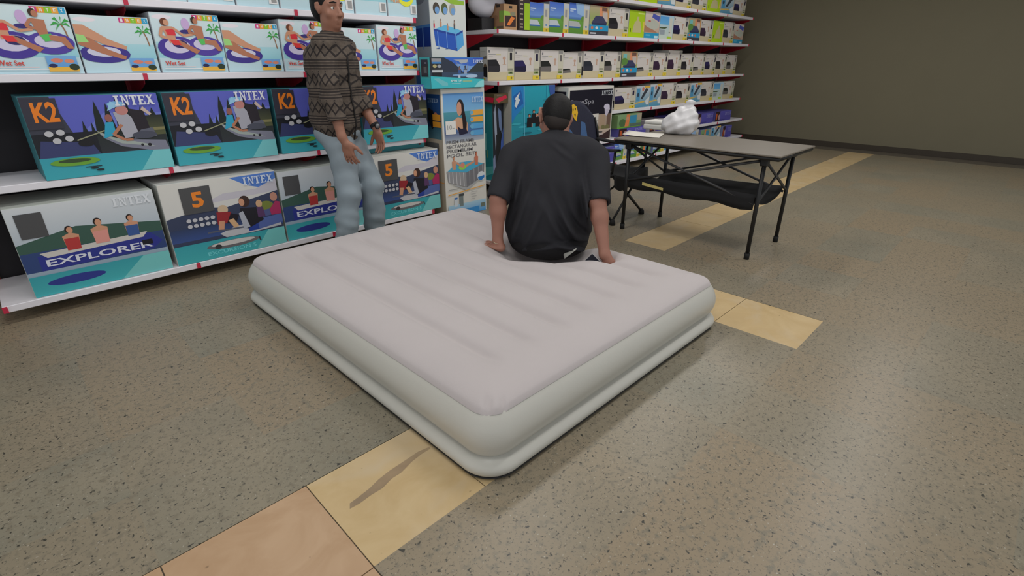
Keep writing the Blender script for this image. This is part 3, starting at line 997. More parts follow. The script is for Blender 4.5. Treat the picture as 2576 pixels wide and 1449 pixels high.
def art_spa():
    S = R(0, 0, 1, 1, (214, 212, 206)) + R(.03, .03, .985, .95, (26, 25, 40))
    S += R(.4, .03, .985, .5, (150, 128, 110), (176, 160, 146)) + R(.5, .25, .68, .52, (200, 196, 190), (214, 210, 204)) + R(.5, .38, .68, .4, (170, 165, 160)) + R(.72, .1, .84, .5, (170, 148, 126)) + R(.88, .1, .97, .5, (110, 88, 78))
    for x in (.48, .56, .66, .8, .9):
        S += EL(x, .25, .05, .05, (120, 116, 80))
    S += R(.4, .03, .985, .22, (176, 150, 136), (196, 180, 168)) + EL(.58, .17, .22, .035, (90, 86, 84)) + EL(.58, .12, .24, .04, (196, 186, 184)) + P([(.4, .03), (.985, .03), (.985, .2), (.8, .12), (.4, .06)], (60, 44, 46)) + R(.05, .03, .4, .4, (60, 56, 70))
    S += P([(.8, .66), (.92, .66), (.94, .58), (.88, .46), (.83, .48)], (196, 190, 208)) + EL(.86, .63, .07, .05, (205, 200, 220))
    S += T('PureSpa', .05, .68, .56, .79, (150, 150, 160), .012) + R(.18, .635, .34, .645, (120, 120, 130)) + INTEX(.71, .84, .97, .92, (196, 200, 208))
    return ('spa', S)


def art_spa_side():
    return ('spa_side', R(0, 0, 1, 1, (206, 208, 204)) + R(.0, .03, .93, .93, (28, 26, 38)) + INTEX(.2, .8, .84, .88, (150, 158, 180)))


def art_slim():
    S = R(0, 0, 1, 1, (34, 36, 44)) + P([(.5, .1), (1, 0), (1, .7), (.75, .5)], (70, 100, 180)) + P([(.1, .9), (.3, 1), (.4, .6), (.25, .4)], (150, 160, 180)) + P([(.5, .95), (.8, .9), (.9, .6), (.6, .7)], (110, 130, 170)) + P([(.3, .6), (.8, .66), (.7, .3), (.35, .25)], (30, 32, 34)) + R(.6, .05, .95, .2, (80, 110, 190)) + EL(.6, .22, .06, .03, (190, 110, 80)) + P([(0, .3), (.2, .35), (.25, 0), (0, 0)], (120, 130, 160))
    return ('slim', S)


def art_slim_side():
    return ('slim_side', R(0, 0, 1, 1, (48, 150, 160), (44, 140, 152)) + R(.4, .4, .55, .62, (130, 206, 206)) + R(.55, .3, .62, .4, (150, 180, 110)) + P([(0, 0), (1, .1), (1, .2), (0, .14)], (100, 196, 196)))


def art_brown_front():
    return ('brown_front', R(0, 0, 1, 1, (176, 138, 100)) + R(.08, .14, .9, .56, (60, 42, 42)) + P([(.2, .2), (.42, .18), (.85, .5), (.55, .54)], (226, 128, 60)) + P([(0, .56), (.5, .58), (.4, .72), (0, .74)], (150, 190, 80)) + R(.5, .56, .86, .72, (140, 136, 110)) + R(.38, .84, .62, .94, (50, 40, 34)))


def art_brown_side():
    return ('brown_side', R(0, 0, 1, 1, (152, 116, 86)) + R(.24, .86, .44, .98, (40, 32, 28)) + R(.66, .88, .84, 1, (40, 32, 28)) + P([(.1, .02), (.5, .04), (.5, .4), (.3, .3)], (172, 140, 100)) + R(.42, 0, .47, .9, (132, 100, 74)) + R(.8, .3, 1, .74, (130, 165, 70)) + EL(.62, .5, .12, .1, (138, 104, 76)) + R(.5, .06, .65, .14, (150, 190, 70)) + R(.68, .08, .98, .16, (96, 90, 74)))


def art_dark_green():
    S = R(0, 0, 1, 1, (56, 46, 46)) + R(.5, .04, 1, .86, (160, 196, 40))
    for y in (.92, .8, .66, .5, .34, .2, .1):
        S += R(.1, y, .38, y + .04, (176, 160, 140))
    return ('dark_green', S)


def art_purple():
    S = R(0, 0, 1, 1, (82, 76, 160), (90, 86, 176)) + R(0, 0, .28, 1, (50, 30, 36)) + R(.04, .2, .12, .8, (190, 90, 50)) + EL(.24, .4, .07, .3, (170, 140, 150)) + INTEX(.58, .55, .96, .85, (150, 148, 205)) + R(.3, .1, .6, .16, (60, 56, 130))
    return ('purple', S)


def art_family():
    S = R(0, 0, 1, 1, (106, 146, 90), (130, 160, 120)) + EL(.2, .4, .14, .3, (80, 110, 70)) + P([(.3, .1), (.46, .1), (.5, 1), (.36, 1)], (220, 130, 80)) + R(.5, .3, .78, .9, (60, 140, 180)) + R(.8, .5, 1, 1, (170, 160, 140)) + R(0, 0, 1, .1, (110, 170, 60)) + EL(.4, .7, .06, .14, SK) + R(.52, .05, 1, .28, (90, 110, 100))
    return ('family', S)


def art_teal_photo():
    S = R(0, 0, 1, 1, (70, 140, 170), (196, 206, 214)) + R(.05, .3, .3, .9, (84, 150, 190)) + P([(.35, .4), (.5, .38), (.9, .85), (.7, .9)], (60, 66, 76)) + EL(.5, .86, .08, .1, (200, 120, 100)) + P([(0, .24), (.6, .3), (.7, .24), (0, .18)], (214, 180, 90)) + R(.6, .9, 1, 1, (222, 180, 80)) + P([(.7, .3), (1, .5), (1, .1), (.8, .1)], (206, 212, 214)) + EL(.16, .6, .07, .1, (50, 70, 90))
    return ('teal_photo', S)

# ------------------------------------------------------------------ cartons
ORD = 'first second third fourth fifth sixth seventh eighth ninth tenth eleventh twelfth thirteenth fourteenth fifteenth sixteenth seventeenth eighteenth nineteenth twentieth'.split()
CARD = (196, 188, 172)
WCARD = (212, 212, 208)
BLACKB = ((34, 33, 38), (46, 44, 50))
NAVYB = ((44, 38, 88), (34, 30, 60))
GREYB = ((38, 40, 38), (110, 106, 104))
SLATE = ((44, 48, 58), (54, 56, 66))
PLUM = ((60, 40, 66), (54, 36, 58))

# pool toys on the shelves by the standing person (counted from the shelf's open end)
x = 2.70
for i in range(8):
    v = i % 2
    w = .372 if v == 0 else .36
    h = .32 if v == 0 else .288
    nm = ['couple on a purple pool float', 'legs resting on a purple float'][v]
    x -= w
    carton('pool_float_box', 'pale blue box, %s, %s from the corner' % (nm, ORD[i]), 'box', x, 3.775 + .01 * v, 1.25, w - .008, .3, h, (205, 214, 220), art_float(v), group='pool float boxes')
x = 2.715
for i in range(9):
    v = 2 + i % 2
    w = .272
    x -= w
    carton('pool_lounge_box', 'upper shelf box with %s, %s from the corner' % (['a yellow and blue float', 'an orange tropical float'][v - 2], ORD[i]), 'box', x, 3.765 + .006 * (i % 3), 1.63, w - .008, .25, .36, (208, 216, 222), art_float(v), group='pool lounge boxes')

carton('kayak_box', 'kayak carton with orange K2 lettering beside the standing person', 'box', 2.085, 3.70, .72, .61, .4, .425, (60, 130, 140), art_kayak(), top=('kt', R(0, 0, 1, 1, (150, 150, 150))))
carton('kayak_box', 'kayak carton with orange K2 lettering, behind the standing person', 'box', 1.45, 3.72, .72, .61, .4, .425, (60, 130, 140), art_kayak())
carton('kayak_box', 'kayak carton with orange K2 lettering, second behind the standing person', 'box', .81, 3.71, .72, .61, .4, .425, (60, 130, 140), art_kayak())
carton('kayak_box', 'kayak carton with orange K2 lettering, at the far end of its shelf', 'box', .18, 3.72, .72, .61, .4, .425, (60, 130, 140), art_kayak())
carton('boat_box', 'large inflatable boat carton numbered 5 beside the tall pool carton', 'box', 2.055, 3.665, .11, .70, .42, .52, (200, 202, 198), art_boat(), top=('bt', R(0, 0, 1, 1, (206, 204, 196))))
carton('boat_box', 'inflatable boat carton with blue boat behind the legs of the standing person', 'box', 1.37, 3.68, .11, .67, .42, .5, (190, 196, 190), art_explorer())
carton('boat_box', 'large inflatable boat carton numbered 5, third from the corner gap', 'box', .655, 3.67, .11, .70, .42, .52, (200, 202, 198), art_boat())
carton('boat_box', 'inflatable boat carton with blue boat, fourth from the corner gap', 'box', -.04, 3.68, .11, .67, .42, .5, (190, 196, 190), art_explorer())
carton('teal_box', 'flat teal and black carton lying on top of the boat carton', 'box', 2.16, 3.80, .632, .56, .3, .045, (44, 110, 120), ('tf', R(0, 0, 1, 1, (50, 120, 130), (60, 150, 160))), top=('tt', R(0, 0, 1, 1, (28, 32, 32)) + P([(0, 0), (.5, 0), (.3, 1), (0, 1)], (70, 150, 165)) + P([(.6, .1), (.9, .2), (.8, .8), (.6, .6)], (120, 130, 60))))

# corner: pool cartons
carton('pool_set_carton', 'tall white pool set carton standing on the floor beside the shelf unit', 'box', 2.79, 3.63, 0, .49, .27, 1.11, (186, 174, 156), art_prism(), art_prism_side())
carton('canopy_carton', 'teal boat canopy carton lying on top of the pool set carton', 'box', 2.675, 3.60, 1.112, .575, .135, .236, (70, 176, 184), art_bimini(), art_bimini_side(), top=('bmt', R(0, 0, 1, 1, (60, 76, 130))))
carton('frame_pool_carton', 'very tall white carton with a blue frame pool, behind the canopy carton', 'box', 2.965, 3.95, 0, .40, .28, 2.05, (196, 204, 208), art_frame_pool(), art_frame_pool_side())

# the long shelf unit: middle shelf
mid = [(3.80, .378, BLACKB, 0, .315), (4.182, .40, NAVYB, 0, .305), (4.60, .385, GREYB, 0, .30), (4.99, .368, GREYB, 1, .285), (5.362, .425, SLATE, 0, .30), (5.792, .355, GREYB, 0, .305), (6.15, .375, None, 1, .31), (6.53, .42, GREYB, 1, .305), (6.955, .385, PLUM, 0, .305), (7.345, .4, PLUM, 0, .34), (7.75, .38, BLACKB, 0, .3), (8.135, .38, GREYB, 1, .31), (8.52, .38, NAVYB, 0, .3), (8.905, .4, BLACKB, 0, .315), (9.31, .38, GREYB, 0, .3)]
BN = {id(BLACKB): 'black bed', id(NAVYB): 'navy bed', id(GREYB): 'grey bed', id(SLATE): 'slate bed', id(PLUM): 'plum bed'}
for i, (x, w, bd, v, h) in enumerate(mid):
    if bd is None:
        carton('outdoor_bed_box', 'green photo box with turquoise band, on the middle shelf among cream cartons', 'box', x, 4.14, 1.137, w, .26, h, (90, 110, 90), art_outdoor(1), group='airbed boxes')
    else:
        pic = BN[id(bd)] if v == 0 else 'low grey bed'
        carton('airbed_box', 'cream airbed carton with a %s, %s on the middle shelf' % (pic, ORD[i]), 'box', x, 4.15 if i != 3 else 4.17, 1.137, w, .11 if i == 0 else .26, h, CARD, art_airbed(bd[0], bd[1], v), art_airbed_side(), group='airbed boxes')
carton('plain_white_box', 'plain pale box at the back of the middle shelf end', 'box', 3.815, 4.285, 1.137, .22, .15, .285, (190, 190, 190))

# top shelf
carton('brown_carton', 'brown corrugated carton with green and orange label at the shelf end', 'box', 3.985, 4.1, 1.605, .19, .31, .235, (160, 124, 92), art_brown_front(), art_brown_side())
carton('dark_tool_box', 'slim dark carton with a lime green stripe next to the brown carton', 'box', 4.185, 4.09, 1.605, .165, .25, .30, (50, 42, 42), art_dark_green())
carton('black_box', 'small black box beneath the grey bag at the shelf end', 'box', 3.80, 4.22, 1.605, .17, .22, .11, (32, 31, 36))
top = [('sky_mat_box', 'blue sky camping mat box, %s of three on the top shelf', 4.355, .305, .275, art_sky_mat(0)), ('sky_mat_box', 'blue sky camping mat box, %s of three on the top shelf', 4.665, .328, .30, art_sky_mat(0)), ('sky_mat_box', 'blue sky camping mat box, %s of three on the top shelf', 4.998, .365, .315, art_sky_mat(1)),
       ('outdoor_bed_box', 'photo box with turquoise band and slate airbed on the top shelf', 5.372, .378, .315, art_outdoor(0)), ('airbed_box', 'tan airbed carton with a black bed between the photo box and the lime box', 5.757, .42, .32, art_airbed(*BLACKB)), ('lime_box', 'bright lime green box with a cream cushion on the top shelf', 6.185, .37, .315, art_lime()), ('sofa_box', 'box picturing a pale inflatable sofa, beside the lime green box', 6.56, .37, .32, art_sofa()), ('pale_box', 'pale sky blue and green box beside the sofa box', 6.935, .365, .3, art_pale()),
       ('airbed_box', 'tan airbed carton with a navy bed on the top shelf after the pale box', 7.305, .42, .3, art_airbed(*NAVYB)), ('outdoor_bed_box', 'second photo box with turquoise band on the top shelf', 7.73, .38, .31, art_outdoor(1)), ('airbed_box', 'tan airbed carton with a plum bed on the top shelf', 8.115, .4, .3, art_airbed(*PLUM)), ('lime_box', 'second lime green box on the top shelf, near the end wall', 8.52, .37, .31, art_lime()), ('airbed_box', 'tan airbed carton with a slate bed on the top shelf near the end wall', 8.895, .4, .31, art_airbed(*SLATE)), ('sofa_box', 'second inflatable sofa box, last on the top shelf', 9.3, .37, .3, art_sofa())]
for i, (n, l, x, w, h, a) in enumerate(top):
    carton(n, l % ORD[i] if '%s' in l else l, 'box', x, 4.1, 1.605, w, .28, h, CARD if 'airbed' in n else (150, 160, 170), a, art_airbed_side() if 'airbed' in n else None, group='boxes on the top shelf')
# highest shelf: only the bottoms of the cartons come into view
for i in range(12):
    x = 4.0 + i * .46
    a = [art_airbed(*SLATE), art_airbed(*NAVYB), art_teal_photo(), art_lime()][(i * 3) % 4]
    carton('stock_carton', 'carton on the highest shelf, %s from the red upright' % ORD[i], 'box', x, 4.06, 2.01, .44, .3, .26, (200, 186, 164), a, group='cartons on the highest shelf')

# lower shelves beyond the spa carton
low = [('airbed_box', 'cream carton with a navy bed between two spec strips, below the middle shelf', 5.925, .485, .265, art_airbed(*NAVYB)), ('teal_photo_box', 'blue and white photo box with a dark mat, first of two on the lower shelf', 6.418, .35, .275, art_teal_photo()), ('teal_photo_box', 'blue and white photo box with a dark mat, second of two on the lower shelf', 6.775, .30, .29, art_teal_photo()), ('airbed_box', 'cream carton with a plum bed on the lower shelf after the photo boxes', 7.085, .42, .30, art_airbed(*PLUM)), ('airbed_box', 'cream carton with a black bed on the lower shelf', 7.515, .42, .28, art_airbed(*BLACKB)), ('teal_photo_box', 'third blue and white photo box on the lower shelf', 7.945, .36, .28, art_teal_photo()), ('airbed_box', 'cream carton with a slate bed on the lower shelf', 8.31, .42, .29, art_airbed(*SLATE)), ('pale_box', 'pale green box on the lower shelf', 8.74, .36, .27, art_pale()), ('airbed_box', 'cream carton with a grey bed, last on the lower shelf', 9.11, .42, .28, art_airbed(*GREYB))]
for n, l, x, w, h, a in low:
    carton(n, l, 'box', x, 4.05, .745, w, .3, h, CARD, a, art_airbed_side(), group='boxes on the lower shelf')
carton('spa_carton', 'large navy and white spa carton behind the camping chair', 'box', 4.80, 3.905, .41, .88, .38, .645, (212, 212, 206), art_spa(), art_spa_side(), top=('spt', R(0, 0, 1, 1, (216, 214, 208))))
carton('purple_box', 'flat purple box under the green family box by the table', 'box', 5.9, 3.93, .41, .66, .35, .105, (82, 78, 150), art_purple())
carton('family_box', 'green and blue family picture box lying on the purple box', 'box', 5.885, 3.95, .516, .57, .33, .172, (110, 140, 90), art_family())
carton('purple_box', 'purple box behind the white bag on the table', 'box', 6.66, 3.93, .41, .6, .35, .15, (170, 165, 170), art_purple())
for i, x in enumerate((7.35, 8.02, 8.7)):
    carton('purple_box', 'purple box on the low shelf, %s beyond the table' % ORD[i], 'box', x, 3.93, .41, .6, .35, .16, (82, 78, 150), art_purple())
base = [(4.85, .3, .2, art_family()), (5.2, .3, .22, art_teal_photo()), (5.53, .26, .2, art_purple()), (5.81, .3, .23, art_sky_mat(1)), (6.13, .28, .22, art_sky_mat(0)), (6.43, .3, .2, art_family()), (6.76, .3, .22, art_sky_mat(0)), (7.09, .3, .22, art_teal_photo()), (7.42, .35, .2, art_purple()), (7.8, .35, .22, art_sky_mat(1)), (8.2, .35, .2, art_family()), (8.6, .35, .22, art_teal_photo()), (9.0, .35, .2, art_purple())]
for i, (x, w, h, a) in enumerate(base):
    carton('toy_box', 'small coloured box on the bottom shelf behind the table, %s in its row' % ORD[i], 'box', x, 3.9 + .02 * (i % 2), .12, w, .25, h, (120, 130, 170), a, group='boxes on the bottom shelf')
carton('board_carton', 'tall turquoise paddle board carton behind the seated man', 'box', 4.01, 4.02, .12, .69, .2, .965, (200, 196, 184), art_board())
carton('slim_carton', 'narrow teal carton with dark print standing in the shelf corner', 'box', 3.83, 4.12, .12, .16, .22, .80, (50, 150, 160), art_slim(), art_slim_side())
carton('flat_box', 'flat olive box with a red label lying on the narrow teal carton', 'box', 3.80, 4.06, .922, .2, .24, .095, (92, 80, 52), ('flatf', R(0, 0, 1, 1, (92, 80, 54)) + P([(.1, .5), (.86, .86), (.96, .56), (.3, .06)], (205, 40, 70)) + R(.2, .78, .6, .92, (110, 100, 90))), ('flats', R(0, 0, 1, 1, (84, 74, 50)) + P([(.3, .2), (.95, .1), (1, .6), (.4, .7)], (205, 40, 70))))

# grey padded bag at the end of the top shelf
b = Body((3.70, 4.15, 1.69), (4.22, 4.5, 2.0), .008)
b.ell((3.95, 4.33, 1.845), (.21, .11, .125), k=.02).ell((4.02, 4.33, 1.86), (.17, .115, .12), k=.04)
b.cut((0, 0, -1), (0, 0, 1.717))
sl_, P_ = b.block((3.6, 4.0, 1.6), (4.3, 4.6, 2.1))
q_ = np.abs(P_ - np.array([4.08, 4.255, 1.72])) - np.array([.105, .165, .126])       # resting over the brown carton
b.d[sl_] = np.maximum(b.d[sl_], -q_.max(-1))
b.cut((1, 0, 0), (4.178, 0, 0))
bag = tag(obj('padded_bag', b.mesh('padded_bag', mat('grey_white_vinyl', rgb(216, 214, 224), .5, noise=.06, scale=5))), 'rounded grey white padded bag above the black box', 'bag')

# ------------------------------------------------------------------ air bed
BX0, BX1, BY0, BY1, BR = .842, 2.575, .949, 3.12, .135
SEAT = np.array([2.29, 1.985])
RHAND = px(1524, 668, 2.86)


def border(inset, n=14, m=40):
    """rounded rectangle, counter-clockwise"""
    r = max(BR - inset, .01)
    x0, x1, y0, y1 = BX0 + inset, BX1 - inset, BY0 + inset, BY1 - inset
    out = []
    for (cx, cy, a0), (nx_, ny_) in zip([(x1 - r, y0 + r, -90), (x1 - r, y1 - r, 0), (x0 + r, y1 - r, 90), (x0 + r, y0 + r, 180)], [(x1, y1 - r), (x0 + r, y1), (x0, y0 + r), (x1 - r, y0)]):
        for i in range(n + 1):
            a = math.radians(a0 + 90 * i / n)
            out.append((cx + r * math.cos(a), cy + r * math.sin(a)))
        lx, ly = out[-1]
        for i in range(1, m):
            out.append((lx + (nx_ - lx) * i / m, ly + (ny_ - ly) * i / m))
    return np.array(out)


def sstep(v):
    v = np.clip(v, 0, 1)
    return v * v * (3 - 2 * v)


def dent(xy):
    """how far the bed is pressed down under the seated man and his hand"""
    d = xy - SEAT
    a = np.array([.72, .69])
    u = d @ a
    w = d @ np.array([.69, -.72])
    z = .150 * np.exp(-(np.maximum(np.abs(u) - .06, 0) / np.where(u > 0, .11, .17)) ** 2 - (np.maximum(np.abs(w) - .12, 0) / np.where(w > 0, .13, .17)) ** 2)
    z = z + .06 * sstep((u + .02) / .1) * np.exp(-(np.maximum(np.abs(w) - .10, 0) / .045) ** 2) * (1 - z / .15)
    q = xy - RHAND[:2]
    z2 = .08 * np.exp(-(q ** 2).sum(-1) / .075 ** 2)
    return np.maximum(z, z2) + .35 * np.minimum(z, z2)


def press(V):
    V = np.array(V, float)
    s = np.clip((V[:, 2] - .085) / .2, 0, 1.1)
    V[:, 2] -= dent(V[:, :2]) * s
    return V


bed = thing('air_bed', 'large pale grey inflatable air bed lying on the floor', 'air bed', (0, 0, 0))
PVC = mat('grey_vinyl', rgb(200, 198, 190), .36, noise=.03, scale=4, bump=.05, bscale=60, spec=.4)
FLOCK = mat('flocked_velour', rgb(190, 182, 182), .95, noise=.035, scale=3.2, sheen=.25, bump=.06, bscale=220, spec=.2)


def wall_mesh(name, prof, m):
    V, F = [], []
    for ins, z in prof:
        for p in border(ins):
            V.append((p[0], p[1], z))
    n = len(border(0))
    for i in range(len(prof) - 1):
        for j in range(n):
            F.append((i * n + j, i * n + (j + 1) % n, (i + 1) * n + (j + 1) % n, (i + 1) * n + j))
    return mesh_from(name, press(V), F, m, smooth=True)


def arc(i0, z0, i1, z1, bulge, n=10):
    """profile bulging outward between two points"""
    out = []
    for k in range(n + 1):
        t = k / n
        out.append((i0 + (i1 - i0) * t - bulge * math.sin(math.pi * t) ** .8, z0 + (z1 - z0) * t))
    return out


obj('base_rail', wall_mesh('base_rail', [(.30, .002), (.05, .002)] + arc(.028, .004, .034, .078, .028, 12) + [(.05, .083)], PVC), bed)
obj('side_wall', wall_mesh('side_wall', [(.055, .073)] + arc(.042, .078, .056, .245, .036, 16), PVC), bed)
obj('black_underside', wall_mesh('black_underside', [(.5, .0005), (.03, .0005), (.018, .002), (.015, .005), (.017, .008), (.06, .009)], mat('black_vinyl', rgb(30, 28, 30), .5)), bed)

INS = .051
tx0, tx1, ty0, ty1, tr = BX0 + INS, BX1 - INS, BY0 + INS, BY1 - INS, BR - .051
nx_, ny_ = 190, 250
U = np.linspace(tx0, tx1, nx_)
Vv = np.linspace(ty0, ty1, ny_)
G = np.stack(np.meshgrid(U, Vv, indexing='ij'), -1)
ax_ = np.minimum(G[..., 0] - tx0, tx1 - G[..., 0])
ay_ = np.minimum(G[..., 1] - ty0, ty1 - G[..., 1])
a = np.clip(1 - ax_ / tr, 0, 1)
b_ = np.clip(1 - ay_ / tr, 0, 1)
mm_ = np.maximum(a, b_)
nn = np.sqrt(a ** 2 + b_ ** 2)
sc = np.where((a > 0) & (b_ > 0), mm_ / np.maximum(nn, 1e-6), 1)
dx = np.where((a > 0) & (b_ > 0), a * (1 - sc) * tr, 0) * np.sign((tx0 + tx1) / 2 - G[..., 0])
dy = np.where((a > 0) & (b_ > 0), b_ * (1 - sc) * tr, 0) * np.sign((ty0 + ty1) / 2 - G[..., 1])
G = G + np.stack([dx, dy], -1)
# distance inside the rounded border
qx = np.abs(G[..., 0] - (tx0 + tx1) / 2) - ((tx1 - tx0) / 2 - tr)
qy = np.abs(G[..., 1] - (ty0 + ty1) / 2) - ((ty1 - ty0) / 2 - tr)
ins_d = tr - (np.sqrt(np.maximum(qx, 0) ** 2 + np.maximum(qy, 0) ** 2) + np.minimum(np.maximum(qx, qy), 0))
t = np.clip(ins_d / .19, 0, 1)
Z = .243 + .052 * np.sqrt(np.maximum(1 - (1 - t) ** 2, 0))


gate = sstep((G[..., 1] - 1.13) / .16) * sstep((BY1 - .15 - G[..., 1]) / .16)
for i in range(7):
    g = 1.12 + .196 * i
    e = (G[..., 0] - g)
    Z -= .017 * gate * np.exp(-(e / .026) ** 2) + .009 * gate * np.exp(-(e / .07) ** 2)
# small pleats where the top is gathered at the near corner
for px_, ang in ((0.0, 40), (.03, 43), (-.1, 52)):
    c0 = np.array([tx0 + .03 + px_ * .4, ty0 + .03 - px_ * .3])
    dv = np.array([math.cos(math.radians(ang)), math.sin(math.radians(ang))])
    rel = G - c0
    al = rel @ dv
    ac = rel @ np.array([-dv[1], dv[0]]) - px_
    Z -= .010 * np.exp(-(ac / .007) ** 2) * np.exp(-((al - .02) / .03) ** 2)
TV = press(np.concatenate([G.reshape(-1, 2), Z.reshape(-1, 1)], 1))
TF = [(i * ny_ + j, (i + 1) * ny_ + j, (i + 1) * ny_ + j + 1, i * ny_ + j + 1) for i in range(nx_ - 1) for j in range(ny_ - 1)]
top_me = mesh_from('flocked_top', TV, TF, FLOCK, smooth=True)
obj('flocked_top', top_me, bed)
BED = BVHTree.FromPolygons([tuple(v) for v in TV], TF)


def bed_z(x, y):
    h = BED.ray_cast(Vector((x, y, 2)), Vector((0, 0, -1)))
    return h[0].z if h[0] else 0.25


# ------------------------------------------------------------------ hands
def hand(B, wrist, palm_c, fdir, ndir, r_w, curl=.25, spread=1.0, thumb_side=1, scale=1.0, lift=None):
    """palm and five fingers added to body B. fdir fingers, ndir back of the hand."""
    f = np.array(fdir, float)
    f /= np.linalg.norm(f)
    n = np.array(ndir, float)
    n -= f * (n @ f)
    n /= np.linalg.norm(n)
    s = np.cross(f, n) * thumb_side            # towards the thumb
    pc = np.array(palm_c, float)
    B.cone(wrist, pc - f * .03 * scale, r_w, .026 * scale, .02)
    B.ell(pc, (.05 * scale, .042 * scale, .016 * scale), [f, s, n], k=.015)
    B.cone(pc - f * .025 * scale + s * .02 * scale, pc + s * .028 * scale, .02 * scale, .016 * scale, .012)
    L = [.072, .08, .075, .058]
    for i in range(4):
        o = (.030 - .0205 * i) * scale
        k0 = pc + f * .04 * scale + s * o
        d = f + s * (.12 - .09 * i) * spread
        d /= np.linalg.norm(d)
        p = k0
        ang = 0.0
        r = (.0095 - .0006 * i) * scale
        pts = [p - f * .02 * scale]
        rad = [r * 1.15]
        pts.append(p)
        rad.append(r * 1.08)
        for j, fr in enumerate((.45, .3, .25)):
            ang += curl * (1.0, 1.2, .9)[j]
            dd = d * math.cos(ang) - n * math.sin(ang)
            p = p + dd * L[i] * fr * scale
            pts.append(p)
            rad.append(r * (1.0, .92, .8)[j])
        B.chain(pts, rad, .004)
    # thumb leaves the side of the palm near its base
    t0 = pc - f * .022 * scale + s * .034 * scale
    d1 = f * .62 + s * .75 - n * .15
    d1 /= np.linalg.norm(d1)
    d2 = f * .85 + s * .42 - n * .2 * (1 + curl)
    d2 /= np.linalg.norm(d2)
    t1 = t0 + d1 * .036 * scale
    t2 = t1 + d2 * .03 * scale
    B.chain([t0, t1, t2, t2 + d2 * .02 * scale], [.0155 * scale, .0125 * scale, .011 * scale, .009 * scale], .006)


def head(B, c, f, u, s=1.0, ear=1.0):
    """skull, jaw, nose, brow, lips, ears; f is where the face looks, u is up"""
    f = np.array(f, float)
    f /= np.linalg.norm(f)
    u = np.array(u, float)
    u -= f * (u @ f)
    u /= np.linalg.norm(u)
    r = np.cross(f, u)
    c = np.array(c, float)
    at = lambda a, b, d: c + (r * a + f * b + u * d) * s
    B.ell(at(0, -.012, .025), np.array((.076, .095, .088)) * s, [r, f, u], k=.02)
    B.ell(at(0, .028, -.045), np.array((.057, .066, .072)) * s, [r, f, u], k=.03)
    B.ell(at(0, .07, -.095), np.array((.022, .02, .018)) * s, [r, f, u], k=.02)
    B.cone(at(0, .088, .01), at(0, .108, -.032), .008 * s, .013 * s, .01)
    for q in (-1, 1):
        B.ell(at(.012 * q, .1, -.036), np.array((.009, .01, .008)) * s, [r, f, u], k=.006)
        B.cone(at(.018 * q, .083, .028), at(.05 * q, .066, .024), .008 * s, .007 * s, .01)
        B.ell(at(.045 * q, .056, -.03), np.array((.022, .02, .02)) * s, [r, f, u], k=.02)
        # ear: rim and lobe
        e_ = ear
        B.chain([at(.074 * q, .0, -.03 * e_), at((.076 + .009 * e_) * q, -.012, .0), at((.076 + .009 * e_) * q, -.012, .022 * e_), at(.076 * q, .006, .03 * e_)], [.008 * s, .009 * s, .0085 * s, .006 * s], .004)
        B.ell(at(.076 * q, .0, -.002), np.array((.007, .015, .026)) * s, [r, f, u], k=.006)
    B.cone(at(-.02, .09, -.062), at(.02, .09, -.062), .007 * s, .007 * s, .006)
    B.cone(at(-.016, .088, -.074), at(.016, .088, -.074), .008 * s, .008 * s, .006)
    return r, f, u, at


def eyes(parent, at, r, f, u, s=1.0):
    em = mat('eye_white', rgb(215, 210, 205), .2)
    im = mat('brown_iris', rgb(50, 32, 22), .2)
    for q in (-1, 1):
        b = bmesh.new()
        bmesh.ops.create_uvsphere(b, u_segments=12, v_segments=8, radius=.0125 * s)
        me = bpy.data.meshes.new('eye')
        b.to_mesh(me)
        b.free()
        me.materials.append(em)
        e = obj('eye', me, parent, tuple(at(.03 * q, .0695, .004)))
        b = bmesh.new()
        bmesh.ops.create_uvsphere(b, u_segments=10, v_segments=6, radius=.006 * s)
        me = bpy.data.meshes.new('iris')
        b.to_mesh(me)
        b.free()
        me.materials.append(im)
        obj('iris', me, e, tuple(f * .0085 * s))
        obj('eyebrow', tube_mesh('eyebrow', [at(.014 * q, .093, .034), at(.032 * q, .087, .038), at(.052 * q, .07, .032)], [.003 * s, .004 * s, .002 * s], HAIR, 6), parent)


# ------------------------------------------------------------------ seated man
mf = np.array([.755, .656, 0])
mr = np.array([.656, -.755, 0])
O = np.array([2.355, 2.015, 0.0])


def S(a, b, c):
    return O + mr * a + mf * b + np.array([0, 0, c])


SM = [mr, mf, np.array([0, 0, 1.0])]
man = thing('person', 'man in a charcoal T-shirt seen from behind, sitting on the edge of the air bed', 'person')
shL, shR = S(-.235, .07, .775), S(.25, .07, .775)
elL, elR = px(1253, 500, 3.02), px(1503, 508, 2.99)
wrL, wrR = px(1252, 606, 3.0), px(1521, 640, 2.88)

B = Body(S(0, 0, 0) - np.array([.75, .75, .05]), S(0, .1, 1.25) + np.array([.8, .75, 0]), .007)
hc = px(1396, 297, 3.29)
hf = mf * .86 - mr * .28 - np.array([0, 0, .5])
hu = np.array([0, 0, 1.0]) + mr * .16 + mf * .3
B.ell(S(0, .03, .29), (.19, .15, .12), SM, .05)
B.ell(S(0, .03, .5), (.19, .13, .2), SM, .06)
B.ell(S(.01, .06, .68), (.2, .125, .17), SM, .06)
B.cone(S(-.15, .07, .78), S(.17, .07, .78), .075, .075, .05)
B.cone(S(.02, .1, .82), S(.035, .165, .95), .07, .064, .03)
r_, f_, u_, at_ = head(B, hc, hf, hu, 1.14, ear=1.3)
for sh, el, wr in ((shL, elL, wrL), (shR, elR, wrR)):
    mid_ = el + (wr - el) * .28
    B.chain([sh, el, mid_, wr], [.058, .046, .047, .030], .03)
